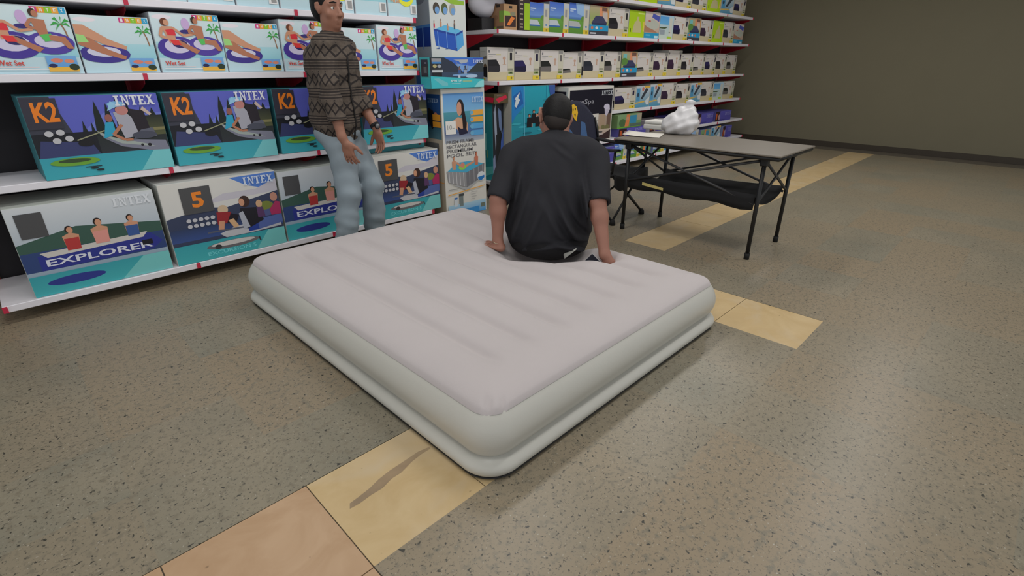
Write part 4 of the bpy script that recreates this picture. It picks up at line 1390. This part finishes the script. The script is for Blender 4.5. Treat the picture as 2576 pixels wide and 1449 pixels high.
# legs: thighs over the bed edge, shins down to the floor
knL, knR = S(-.17, .52, .44), S(.16, .50, .44)
anL, anR = S(-.2, .56, .08), S(.17, .55, .08)
for hp, kn, an in ((S(-.1, .08, .27), knL, anL), (S(.1, .08, .27), knR, anR)):
    B.chain([hp, kn, kn + (an - kn) * .35, an], [.095, .062, .058, .04], .03)
# left hand flat on the bed, fingers away from the body; right hand closed on the phone
zl = bed_z(wrL[0] - .01, wrL[1] + .01)
pcL = np.array([px(1250, 621, 3.0)[0], px(1250, 621, 3.0)[1], 0])
pcL[2] = bed_z(pcL[0], pcL[1]) + .024
hand(B, wrL, pcL, mf * .45 - mr * .85 + np.array([0, 0, .12]), (0, 0, 1), .03, curl=.1, spread=1.5, thumb_side=1)
pcR = px(1527, 664, 2.885)
hand(B, wrR, pcR, np.array([0, 0, -.45]) + mf * .5 - mr * .55, -mf * .62 + mr * .55 + np.array([0, 0, .2]), .031, curl=.42, spread=.6, thumb_side=-1)
obj('body', B.mesh('body', SKIN, 1), man)

# hair: sinks into the skin at the hairline, so it thins out without a rim
B = Body(hc - .18, hc + .18, .0055)
B.ell(at_(0, -.026, .024), np.array((.0795, .094, .094)) * 1.14, [r_, f_, u_], k=.01)
B.ell(at_(0, -.056, -.022), np.array((.062, .058, .064)) * 1.14, [r_, f_, u_], k=.03)
B.warp(lambda P: .0007 * np.sin(P[..., 0] * 160) * np.sin(P[..., 1] * 170) * np.sin(P[..., 2] * 150))
hair = obj('hair', B.mesh('hair', HAIR, 1), man)
B = Body(hc - .18, hc + .18, .0055)
B.ell(at_(0, -.022, .024), np.array((.0785, .0935, .09)) * 1.14, [r_, f_, u_], k=.01)
B.ell(at_(0, -.054, -.034), np.array((.064, .057, .064)) * 1.14, [r_, f_, u_], k=.03)
fade = obj('hair_fade', B.mesh('hair_fade', mat('short_clipped_hair', rgb(40, 32, 29), .7, noise=.35, scale=160), 1), man)
fade['label'] = 'short clipped hair at the nape'

# loose T-shirt
SHIRT = mat('charcoal_cotton', rgb(50, 50, 54), .95, noise=.14, scale=7, bump=.35, bscale=16, spec=.15)
lo, hi = S(0, 0, .15) - np.array([.62, .62, 0]), S(0, 0, .98) + np.array([.62, .62, 0])
B = Body(lo, hi, .007)
B.ell(S(-.015, .02, .33), (.268, .185, .17), SM, .05)
B.ell(S(-.01, .0, .46), (.258, .178, .21), SM, .08)
B.ell(S(.005, .035, .62), (.235, .165, .2), SM, .08)
B.ell(S(.01, .07, .765), (.205, .13, .115), SM, .07)
B.cone(S(-.16, .085, .815), S(.19, .085, .815), .08, .08, .06)
for q in (-.17, .2):
    B.cone(S(.02, .1, .85), S(q, .085, .81), .07, .075, .05)
B.cone(S(.02, .09, .83), S(.03, .115, .868), .105, .08, .04)
ends = []
for sh, el, wr in ((shL, elL, wrL), (shR, elR, wrR)):
    cf = el + (wr - el) * .02
    d = (cf - sh) / np.linalg.norm(cf - sh)
    sh2 = sh - np.array([0, 0, .0])
    B.cone(sh2, cf + d * .05, .092, .071, .035)
    ends.append((cf, d, el, wr))


def folds(P):
    q = P - O
    a, bb, c = q @ mr, q @ mf, q[..., 2]
    back = np.clip(.5 - bb / .15, 0, 1)
    w = np.zeros(P.shape[:-1])
    # diagonal drag folds from the far armpit to the hem
    for (a0, c0, an, wid, ln, am) in ((.11, .42, -62, .018, .16, .011), (.16, .36, -50, .02, .13, .012), (.05, .38, -58, .022, .18, .008), (-.19, .45, 72, .018, .2, .010), (-.12, .36, 68, .02, .2, .006), (.12, .28, -18, .018, .1, .011), (.18, .26, -35, .016, .07, .012), (-.05, .27, 12, .016, .15, .006), (.2, .55, -80, .016, .14, .008), (-.2, .62, 80, .016, .12, .008), (.0, .5, 85, .03, .2, .004), (.1, .6, -75, .03, .16, .004), (.05, .83, -35, .012, .06, .004)):
        ca, sa = math.cos(math.radians(an)), math.sin(math.radians(an))
        al = (a - a0) * ca + (c - c0) * sa
        acx = -(a - a0) * sa + (c - c0) * ca
        w += am * np.exp(-(al / ln) ** 2) * (np.exp(-(acx / wid) ** 2) - .7 * np.exp(-((acx - 1.7 * wid) / wid) ** 2))
    w += .0022 * np.sin(22 * a + 13 * c) * np.sin(17 * c - 9 * a + 1.3)
    return -2.6 * w * (.25 + .75 * back)


B.warp(folds)
for (cf, d, el, wr) in ends:
    # cut the sleeve end only near the cuff and hollow it
    sl_, P_ = B.block(cf - .13, cf + .16)
    side = (P_ - cf) @ d
    near = np.linalg.norm(P_ - cf - side[..., None] * d, axis=-1) < .1
    torso = np.abs((P_ - O) @ mr) < .215
    B.d[sl_] = np.where(near & ~torso, np.maximum(B.d[sl_], side - .004), B.d[sl_])
    B.carve(cf - d * .03, cf + d * .06, .056, .062)
B.cut((0, 0, -1), S(0, 0, .205))
B.carve(S(.03, .13, .86), S(.045, .19, 1.02), .073, .085)
shirt_me = B.mesh('t_shirt', SHIRT, 1)
shirt = obj('t_shirt', shirt_me, man)

TROUSER = mat('black_trouser_cloth', rgb(22, 21, 24), .85, noise=.1, scale=30, bump=.2)
B = Body(S(0, .2, 0) - np.array([.6, .6, -.04]), S(0, .3, .46) + np.array([.6, .6, 0]), .009)
B.ell(S(-.01, .015, .275), (.25, .185, .12), SM, .05)
for hp, kn, an in ((S(-.1, .08, .265), knL, anL), (S(.1, .08, .265), knR, anR)):
    B.chain([hp, kn, kn + (an - kn) * .4, an], [.108, .078, .075, .062], .04)
obj('trousers', B.mesh('trousers', TROUSER, 1), man)
for an in (anL, anR):
    B = Body(an - .2, an + .28, .008)
    z0 = lambda p: np.array([p[0], p[1], 0])
    B.chain([z0(an) + [0, 0, .06], z0(an + mf * .1) + [0, 0, .045], z0(an + mf * .18) + [0, 0, .035]], [.048, .046, .034], .02)
    B.cut((0, 0, -1), (0, 0, .0))
    obj('shoe', B.mesh('shoe', mat('black_shoe_leather', rgb(24, 23, 25), .45), 1), man)

# white patch showing at the shirt hem, laid on the shirt surface
SB = BVHTree.FromPolygons([tuple(v.co) for v in shirt_me.vertices], [tuple(p.vertices) for p in shirt_me.polygons])
def hem_pixel(u0, v0):
    xa, ya = 1417 + 33 * u0, 637 - 13 * u0 ** 1.5
    xb, yb_ = 1420 + 30 * u0, 651 - 23 * u0
    return xa + (xb - xa) * v0, ya + (yb_ - ya) * v0


ks = []
for u0 in (0, .5, 1):
    col_k = []
    for v0 in (0, .5, 1):
        q = px(*hem_pixel(u0, v0), 2.0)
        h = SB.ray_cast(Vector(EYE), Vector(q - EYE).normalized())
        if h[0]:
            col_k.append(math.hypot(h[0].x, h[0].y))
    ks.append(min(col_k) if col_k else 2.9)
g = [[px(*hem_pixel(iu / 6, iv / 5), float(np.interp(iu / 6, [0, .5, 1], ks)) - .014) for iv in range(6)] for iu in range(7)]
pt = obj('white_pocket_lining', sheet_mesh('white_pocket_lining', g, .003, mat('off_white_cotton', rgb(205, 206, 198), .9)), man)
pt['label'] = 'white cloth patch at the hem'

# bracelet on the left wrist
wd = (pcL - wrL) / np.linalg.norm(pcL - wrL)
wa = np.cross(wd, [0, 0, 1.0])
wa /= np.linalg.norm(wa)
wb2 = np.cross(wd, wa)
bc = wrL + wd * .006
ring = [bc + .034 * (math.cos(q) * wa + math.sin(q) * wb2) for q in np.linspace(0, 2 * math.pi, 25)[:-1]]
br = tag(obj('bracelet', tube_mesh('bracelet', ring, .0025, mat('pale_metal', rgb(190, 175, 150), .3, 1.0), 6, closed=True)), 'thin pale bracelet on the wrist of the seated man', 'bracelet')

# phone in the right hand
ph = thing('phone', 'smartphone held under the right hand of the seated man', 'phone', tuple(px(1500, 670, 2.82)))
pm = Matrix((tuple(mr * .75 + mf * .35 + np.array([0, 0, -.3])), tuple(mf), (0, 0, 1))).transposed()
ph.rotation_euler = (math.radians(38), math.radians(-42), math.radians(-30))
obj('phone_body', box_mesh('phone_body', .075, .15, .008, mat('silver_phone_edge', rgb(190, 192, 196), .3, .8), .003, (-.037, -.075, -.004), 2), ph)
obj('screen', box_mesh('screen', .069, .143, .001, mat('dark_phone_glass', rgb(26, 28, 40), .1), 0, (-.0345, -.0715, .0042)), ph)

# ------------------------------------------------------------------ standing person
PAT = bpy.data.materials.new('brown_patterned_shirt')
PAT.use_nodes = True
nt = PAT.node_tree
bs = nt.nodes['Principled BSDF']
bs.inputs['Roughness'].default_value = .9
tc = nt.nodes.new('ShaderNodeTexCoord')
sx = nt.nodes.new('ShaderNodeSeparateXYZ')
nt.links.new(tc.outputs['Object'], sx.inputs[0])


def mnode(op, a, b=None, c=None):
    n = nt.nodes.new('ShaderNodeMath')
    n.operation = op
    for i, v in enumerate((a, b, c)):
        if v is None:
            continue
        if isinstance(v, (int, float)):
            n.inputs[i].default_value = v
        else:
            nt.links.new(v, n.inputs[i])
    return n.outputs[0]


hz = mnode('SUBTRACT', sx.outputs[0], mnode('MULTIPLY', sx.outputs[1], 1.0))
zz = sx.outputs[2]
tri = mnode('PINGPONG', mnode('MULTIPLY', hz, 15.0), .5)                      # zig-zag
band = mnode('FRACT', mnode('MULTIPLY', zz, 12.0))
diam = mnode('GREATER_THAN', mnode('ABSOLUTE', mnode('SUBTRACT', mnode('ABSOLUTE', mnode('SUBTRACT', band, .5)), mnode('MULTIPLY', tri, .8))), .09)
fine = mnode('GREATER_THAN', mnode('FRACT', mnode('MULTIPLY', zz, 60.0)), .45)
bsel = mnode('GREATER_THAN', mnode('FRACT', mnode('MULTIPLY', zz, 6.0)), .55)
pat = mnode('ADD', mnode('MULTIPLY', diam, mnode('SUBTRACT', 1.0, bsel)), mnode('MULTIPLY', fine, bsel))
wn = nt.nodes.new('ShaderNodeTexNoise')
wn.inputs['Scale'].default_value = 45
nt.links.new(tc.outputs['Object'], wn.inputs['Vector'])
pat2 = mnode('MULTIPLY', pat, mnode('ADD', wn.outputs['Fac'], .25))
mx = nt.nodes.new('ShaderNodeMix')
mx.data_type = 'RGBA'
mx.inputs[6].default_value = rgb(34, 27, 26)
mx.inputs[7].default_value = rgb(98, 87, 77)
nt.links.new(pat2, mx.inputs[0])
nt.links.new(mx.outputs[2], bs.inputs['Base Color'])
DENIM = mat('pale_blue_denim', rgb(140, 152, 160), .9, noise=.16, scale=6, bump=.25, bscale=14)

st = thing('person', 'person in a brown patterned shirt and pale jeans standing behind the air bed', 'person')
pf = RT * .82 - FH * .5
pf /= np.linalg.norm(pf)
pr = np.array([pf[1], -pf[0], 0])          # the person's own right
SP = [pr, pf, np.array([0, 0, 1.0])]
C0 = px(846, 300, 3.85)
C0[2] = 0
Q = lambda a, b, c: C0 + pr * a + pf * b + np.array([0, 0, c])
sL, sR = px(866, 120, 3.95), px(812, 118, 3.74)
eL, eR = px(894, 232, 3.93), px(834, 250, 3.64)
wL, wR = px(943, 316, 3.82), px(860, 344, 3.58)
hL, kL, aL = px(890, 372, 3.92), px(936, 468, 3.84), px(946, 600, 3.88)
hR, kR, aR = px(858, 375, 3.78), px(878, 482, 3.74), px(868, 612, 3.72)
aL[2] = aR[2] = .085
lo = Q(0, 0, 0) - np.array([.55, .55, 0])
hi = Q(0, 0, 1.85) + np.array([.55, .55, 0])
B = Body(lo, hi, .0075)
hc2 = px(826, 22, 3.82)
B.ell(Q(0, 0, .92), (.16, .115, .12), SP, .05).ell(Q(0, 0, 1.12), (.15, .105, .2), SP, .06).ell(Q(0, .01, 1.3), (.17, .115, .16), SP, .06)
B.cone(sL + [0, 0, .0], sR, .06, .06, .04)
B.cone((sL + sR) / 2 + [0, 0, .02], hc2 - [0, 0, .08], .062, .056, .03)
q_r, q_f, q_u, at2 = head(B, hc2, pf - [0, 0, .08], (0, 0, 1), 1.0)
for sh, el, wr in ((sL, eL, wL), (sR, eR, wR)):
    B.chain([sh, el, el + (wr - el) * .3, wr], [.05, .04, .04, .027], .025)
for hp, kn, an in ((hL, kL, aL), (hR, kR, aR)):
    B.chain([hp, kn, kn + (an - kn) * .35, an], [.085, .06, .056, .038], .03)
fd = np.array([0, 0, -1.0])
hand(B, wL, wL + np.array([0, 0, -.075]) + RT * .022, fd + RT * .18, RT * .55 + FH * .8, .026, curl=.32, thumb_side=-1)
hand(B, wR, wR + np.array([0, 0, -.078]) + RT * .028, fd + RT * .16, -FH * .85 - RT * .2, .026, curl=.3, thumb_side=-1)
obj('body', B.mesh('body', SKIN2, 1), st)
eyes(st, at2, q_r, q_f, q_u)
B = Body(hc2 - .18, hc2 + .18, .006)
B.ell(at2(0, -.028, .038), (.085, .1, .096), [q_r, q_f, q_u], k=.01)
B.ell(at2(0, -.056, -.02), (.066, .06, .066), [q_r, q_f, q_u], k=.03)
B.warp(lambda P: .001 * np.sin(P[..., 0] * 150) * np.sin(P[..., 1] * 160) * np.sin(P[..., 2] * 140))
obj('hair', B.mesh('hair', HAIR, 1), st)

B = Body(lo + [0, 0, .6], hi - [0, 0, .25], .0075)
B.ell(Q(0, .0, .93), (.175, .15, .17), SP, .05).ell(Q(0, 0, 1.1), (.172, .14, .2), SP, .07).ell(Q(0, .01, 1.3), (.18, .13, .16), SP, .07)
B.cone(sL, sR, .068, .068, .05)
B.cone((sL + sR) / 2 + [0, 0, .0], (sL + sR) / 2 + [0, 0, .07], .09, .07, .04)
cuffs = []
for sh, el, wr in ((sL, eL, wL), (sR, eR, wR)):
    cf = el + (wr - el) * .6
    B.chain([sh, el, cf + (wr - el) * .12], [.068, .06, .054], .025)
    cuffs.append((cf, (wr - el) / np.linalg.norm(wr - el)))


def folds2(P):
    q = P - C0
    a, bb, c = q @ pr, q @ pf, q[..., 2]
    return -(.005 * np.sin(28 * c + 14 * a) * np.sin(19 * bb + 6 * c) + .004 * np.sin(60 * c + 20 * bb + 12 * a))


B.warp(folds2)
for cf, d in cuffs:
    sl_, P_ = B.block(cf - .09, cf + .12)
    side = (P_ - cf) @ d
    near = np.linalg.norm(P_ - cf - side[..., None] * d, axis=-1) < .075
    B.d[sl_] = np.where(near, np.maximum(B.d[sl_], side), B.d[sl_])
    B.carve(cf - d * .03, cf + d * .05, .044, .044)
B.cut((0, 0, -1), Q(0, 0, .80))
B.carve((sL + sR) / 2 + [0, 0, .06], (sL + sR) / 2 + [0, 0, .2], .062, .066)
ps_me = B.mesh('patterned_shirt', PAT, 1)
obj('patterned_shirt', ps_me, st)
# dark open placket edge down the front
SB2 = BVHTree.FromPolygons([tuple(v.co) for v in ps_me.vertices], [tuple(p.vertices) for p in ps_me.polygons])
g = []
for zz_ in np.linspace(1.34, .81, 16):
    row = []
    for off in (-.006, .006):
        o0 = Q(-.03 + off, .6, zz_)
        h = SB2.ray_cast(Vector(o0), Vector(-pf))
        p = np.array(h[0]) + pf * .004 if h[0] else Q(-.03 + off, .15, zz_)
        row.append(p)
    g.append(row)
obj('placket', sheet_mesh('placket', g, .004, mat('dark_placket_cloth', rgb(26, 22, 22), .9)), st)

B = Body(lo - [0, 0, .02], hi - [0, 0, .75], .0085)
B.ell(Q(0, 0, .87), (.165, .13, .12), SP, .05)
for hp, kn, an in ((hL, kL, aL), (hR, kR, aR)):
    low_ = an.copy()
    low_[2] = .07
    B.chain([hp, kn, kn + (low_ - kn) * .5, low_], [.098, .078, .074, .078], .035)


def folds3(P):
    return -(.006 * np.sin(38 * P[..., 2] + 16 * P[..., 0] + 9 * P[..., 1]) * np.sin(12 * P[..., 2] + 21 * P[..., 1]) + .004 * np.sin(80 * P[..., 2] + 30 * P[..., 0]) * np.clip(1 - P[..., 2] / .5, 0, 1))


B.warp(folds3)
B.cut((0, 0, -1), (0, 0, .035))
obj('jeans', B.mesh('jeans', DENIM, 1), st)
for an in (aL, aR):
    a0 = np.array([an[0], an[1], 0])
    B = Body(a0 - [.25, .25, .0], a0 + [.3, .3, .16], .008)
    B.chain([a0 - pf * .03 + [0, 0, .055], a0 + pf * .09 + [0, 0, .045], a0 + pf * .17 + [0, 0, .035]], [.048, .046, .036], .02)
    B.cut((0, 0, -1), (0, 0, .001))
    obj('shoe', B.mesh('shoe', mat('white_trainer', rgb(190, 190, 188), .6), 1), st)
# wrist watch
wt = thing('wristwatch', 'black wristwatch on the wrist of the standing person', 'watch')
wd = (wL - eL) / np.linalg.norm(wL - eL)
wa = np.cross(wd, FH)
wa /= np.linalg.norm(wa)
wb2 = np.cross(wd, wa)
ring = [wL + .031 * (math.cos(q) * wa + math.sin(q) * wb2) for q in np.linspace(0, 2 * math.pi, 21)[:-1]]
g = [[p - wd * .011, p + wd * .011] for p in ring + ring[:1]]
obj('strap', sheet_mesh('strap', g, .004, BLACK_FABRIC), wt)
nd = (-FH * .75 + RT * .65)
obj('watch_case', tube_mesh('watch_case', [wL + nd * .03, wL + nd * .042], .019, BLACK_STEEL, 16), wt)
obj('dial', tube_mesh('dial', [wL + nd * .042, wL + nd * .0428], .015, mat('grey_dial', rgb(110, 112, 116), .25), 16), wt)


def pz(x, y, z):
    """photo pixel -> point at height z"""
    d = FW * FPX + RT * (x - 1288.0) + UP * (724.5 - y)
    return EYE + d * ((z - H) / d[2])


# ------------------------------------------------------------------ folding table
tb = thing('folding_table', 'folding camping table with black crossed legs and a grey top', 'table')
TX0, TX1, TY0, TY1, TZ = 3.60, 4.28, 1.15, 2.44, .752
TOP = mat('grey_brown_table_laminate', rgb(122, 114, 104), .4, noise=.08, scale=12)
obj('table_top', box_mesh('table_top', TX1 - TX0, TY1 - TY0, .012, TOP, .003, (TX0, TY0, TZ - .012)), tb)
obj('apron_frame', tube_mesh('apron_frame', [(TX0 + .015, TY0 + .015, TZ - .024), (TX1 - .015, TY0 + .015, TZ - .024), (TX1 - .015, TY1 - .015, TZ - .024), (TX0 + .015, TY1 - .015, TZ - .024)], .0135, BLACK_STEEL, 8, closed=True), tb)
LG = [(3.675, 2.335), (4.235, 2.30), (3.675, 1.27), (4.235, 1.27)]
for x, y in LG:
    lg = obj('leg', tube_mesh('leg', [(x, y, .03), (x, y, TZ - .03)], .0145, BLACK_STEEL, 12), tb)
    obj('foot_cap', tube_mesh('foot_cap', [(x, y, 0), (x, y, .045)], .019, mat('black_rubber', rgb(18, 18, 18), .8), 12), lg)
    obj('corner_joint', box_mesh('corner_joint', .05, .05, .05, mat('black_plastic', rgb(20, 20, 21), .5), .006, (x - .025, y - .025, TZ - .085)), tb)
for p, q in (((3.675, 2.32, .70), (3.675, 1.29, .40)), ((3.675, 2.32, .42), (3.675, 1.29, .70)), ((4.235, 2.29, .70), (4.235, 1.29, .40)), ((4.235, 2.29, .42), (4.235, 1.29, .70)), ((3.69, 2.335, .42), (4.22, 2.30, .70)), ((3.69, 2.335, .70), (4.22, 2.30, .42)), ((3.69, 1.27, .42), (4.22, 1.27, .70)), ((3.69, 1.27, .70), (4.22, 1.27, .42))):
    obj('cross_brace', tube_mesh('cross_brace', [p, q], .0095, mat('dark_grey_tube', rgb(58, 58, 60), .4), 8), tb)
# black storage hammock hung under the top
g = []
for i in range(13):
    row = []
    for j in range(17):
        u, v = i / 12, j / 16
        row.append((3.685 + .54 * u, 2.29 - 1.0 * v, .445 - .085 * math.sin(math.pi * u) ** .5 - .02 * math.sin(math.pi * v)))
    g.append(row)
hm = obj('storage_hammock', sheet_mesh('storage_hammock', g, .004, BLACK_FABRIC), tb)
g = [[(3.672 + .006 * math.sin(j), 2.31 - 1.02 * j / 12, .47 - .11 * i / 3 - .01 * math.sin(j * 1.3) * i / 3) for j in range(13)] for i in range(4)]
sk = obj('hammock_side', sheet_mesh('hammock_side', g, .004, BLACK_FABRIC), tb)
yp = obj('hammock_print', mesh_from('hammock_print', [(3.6665, 2.18, .425), (3.6665, 1.99, .405), (3.6665, 1.99, .385), (3.6665, 2.18, .40)], [(0, 1, 2, 3)], mat('pale_gold_print', rgb(206, 190, 120), .6)), tb)
yp['label'] = 'pale gold print on the black fabric'

# things on the table
c = pz(1690, 336, TZ)
B = Body(c + np.array([-.22, -.32, -.02]), c + np.array([.3, .22, .3]), .009)
B.ell(c + [.04, -.05, .085], (.135, .15, .1), k=.04).ell(c + [.03, -.02, .06], (.1, .11, .06), k=.05).ell(c + [.06, -.08, .17], (.08, .09, .06), k=.05).cone(c + [.06, -.08, .18], c + [.07, -.09, .245], .04, .02, .03).ell(c + [.08, -.1, .25], (.05, .04, .02), k=.02)
B.warp(lambda P: -.008 * np.sin(P[..., 0] * 46 + P[..., 2] * 30) * np.sin(P[..., 1] * 52) - .005 * np.sin(P[..., 2] * 90 + P[..., 1] * 40))
B.cut((0, 0, -1), (0, 0, TZ + .0015))
tag(obj('plastic_bag', B.mesh('plastic_bag', mat('white_polythene', rgb(222, 220, 222), .35, noise=.05, scale=20), 1)), 'knotted white plastic bag standing on the folding table', 'bag')
c = pz(1618, 341, TZ)
for i, (dx_, dy_, rz, lb) in enumerate(((.0, .0, .35, 'white paper sheet with bent edge lying on the table'),)):
    g = [[(-.11 + .22 * i_ / 6, -.15 + .3 * j / 6, .002 + .03 * max(0, i_ / 6 - .5) ** 2 + .012 * (j / 6) ** 3) for j in range(7)] for i_ in range(7)]
    tag(obj('paper_sheet', sheet_mesh('paper_sheet', g, .0015, PAPER), None, (c[0] + dx_, c[1] + dy_, TZ + .002 + .004 * i), (0, 0, rz)), lb, 'paper')
c = pz(1660, 330, TZ)
fb = thing('foam_tray', 'white foam food tray on the table behind the papers', 'tray', (c[0] + .14, c[1] + .1, TZ + .001))
obj('tray_base', box_mesh('tray_base', .2, .2, .045, mat('white_foam', rgb(226, 224, 218), .7), .012, (-.1, -.1, 0), 2), fb)
obj('tray_lid', box_mesh('tray_lid', .19, .19, .03, mat('white_foam', rgb(226, 224, 218), .7), .012, (-.095, -.095, .046), 2), fb)

# ------------------------------------------------------------------ camping chair
ch = thing('camping_chair', 'navy and black folding camping chair with a yellow emblem at the table', 'chair', (0, 0, 0))
NAVY = mat('navy_polyester', rgb(34, 36, 56), .85, noise=.12, scale=40, bump=.2, bscale=200)
BLUE = mat('blue_mesh_fabric', rgb(66, 100, 146), .85, noise=.12, scale=40, bump=.2, bscale=200)
cx0, cx1, cyf, cyb = 3.70, 4.20, 2.50, 2.98
# crossed tubes, front, back and both sides
for p, q in (((cx0, cyf - .04, .03), (cx1, cyf, .43)), ((cx1, cyf - .02, .03), (cx0, cyf, .43)), ((cx0, cyb + .03, .03), (cx1, cyb, .43)), ((cx1, cyb + .03, .03), (cx0, cyb, .43)), ((cx0, cyf - .04, .03), (cx0, cyb, .46)), ((cx0, cyb + .03, .03), (cx0, cyf, .46)), ((cx1, cyf - .02, .03), (cx1, cyb, .46)), ((cx1, cyb + .03, .03), (cx1, cyf, .46))):
    obj('leg', tube_mesh('leg', [p, q], .0105, BLACK_STEEL, 10), ch)
for x, y in ((cx0, cyf - .045), (cx1, cyf - .025), (cx0, cyb + .035), (cx1, cyb + .035)):
    V = []
    obj('foot_cap', tube_mesh('foot_cap', [(x, y, 0), (x, y, .03), (x, y, .05)], [.027, .025, .014], mat('black_rubber', rgb(18, 18, 18), .8), 12), ch)
for x in (cx0, cx1):
    obj('back_post', tube_mesh('back_post', [(x, cyb, .40), (x, cyb + .06, .72), (x, cyb + .1, 0.97 if x == cx0 else .83)], .0105, BLACK_STEEL, 10), ch)
    obj('arm_post', tube_mesh('arm_post', [(x, cyf, .42), (x, cyf - .02, .63)], .0105, BLACK_STEEL, 10), ch)
    s_ = -1 if x == cx0 else 1
    g = [[(x + s_ * .0 + (-.035 + .07 * i / 4), cyf - .05 + (cyb + .1 - cyf) * j / 12, .645 - .015 * math.sin(math.pi * j / 12) - .012 * (abs(i - 2) / 2) ** 2) for j in range(13)] for i in range(5)]
    obj('armrest', sheet_mesh('armrest', g, .012, BLACK_FABRIC), ch)
g = [[(cx0 - .01 + (cx1 - cx0 + .02) * i / 12, cyf - .03 + (cyb - cyf + .03) * j / 12, .435 - .055 * math.sin(math.pi * i / 12) - .02 * math.sin(math.pi * j / 12)) for j in range(13)] for i in range(13)]
obj('seat', sheet_mesh('seat', g, .012, BLACK_FABRIC), ch)
g = [[(cx0 - .012 + (cx1 - cx0 + .024) * i / 12, cyf - .035 - .01 * j / 4, .44 - .055 * math.sin(math.pi * i / 12) - .105 * j / 4 - .02 * math.sin(i * .9) * j / 4) for j in range(5)] for i in range(13)]
obj('seat_flap', sheet_mesh('seat_flap', g, .006, BLACK_FABRIC), ch)


def backpt(u, v, off=0.0):
    """u across, v up the backrest"""
    drop = 1 - .3 * max(0, (u - .5) / .5) ** 2
    return (cx0 - .015 + (cx1 - cx0 + .03) * u, cyb + .01 + .09 * v + .05 * math.sin(math.pi * u) - off, 0.46 + (.495 + .035 * math.sin(math.pi * u)) * drop * v)


g = [[backpt(i / 14, j / 14) for j in range(15)] for i in range(15)]
bk = obj('backrest', sheet_mesh('backrest', g, .012, NAVY), ch)


def back_panel(name, poly, m, off):
    """panel stitched on the backrest, following its curve"""
    bm = bmesh.new()
    vs = [bm.verts.new((p[0], p[1], 0)) for p in poly]
    bm.faces.new(vs)
    bmesh.ops.triangulate(bm, faces=bm.faces[:])
    bmesh.ops.subdivide_edges(bm, edges=bm.edges[:], cuts=4, use_grid_fill=True)
    for v in bm.verts:
        v.co = Vector(backpt(v.co.x, v.co.y, off))
    bmesh.ops.recalc_face_normals(bm, faces=bm.faces[:])
    me = bpy.data.meshes.new(name)
    bm.to_mesh(me)
    bm.free()
    me.materials.append(m)
    return obj(name, me, bk)


back_panel('blue_panel', [(.16, .0), (.46, .0), (.42, .36), (.3, .52), (.16, .62)], BLUE, .008)
back_panel('blue_panel', [(.52, .0), (.78, .0), (.7, .66), (.6, .66), (.54, .34)], BLUE, .008)
em = back_panel('emblem_print', [(.33, .92), (.42, .95), (.51, .9), (.53, .8), (.47, .66), (.42, .7), (.35, .8)], mat('yellow_print', rgb(226, 178, 30), .6), .0095)
for q in ([(.38, .86), (.41, .88), (.41, .84)], [(.44, .87), (.48, .88), (.47, .84)], [(.42, .78), (.46, .79), (.45, .74)]):
    back_panel('emblem_mark', q, mat('black_print', rgb(25, 24, 26), .6), .011)
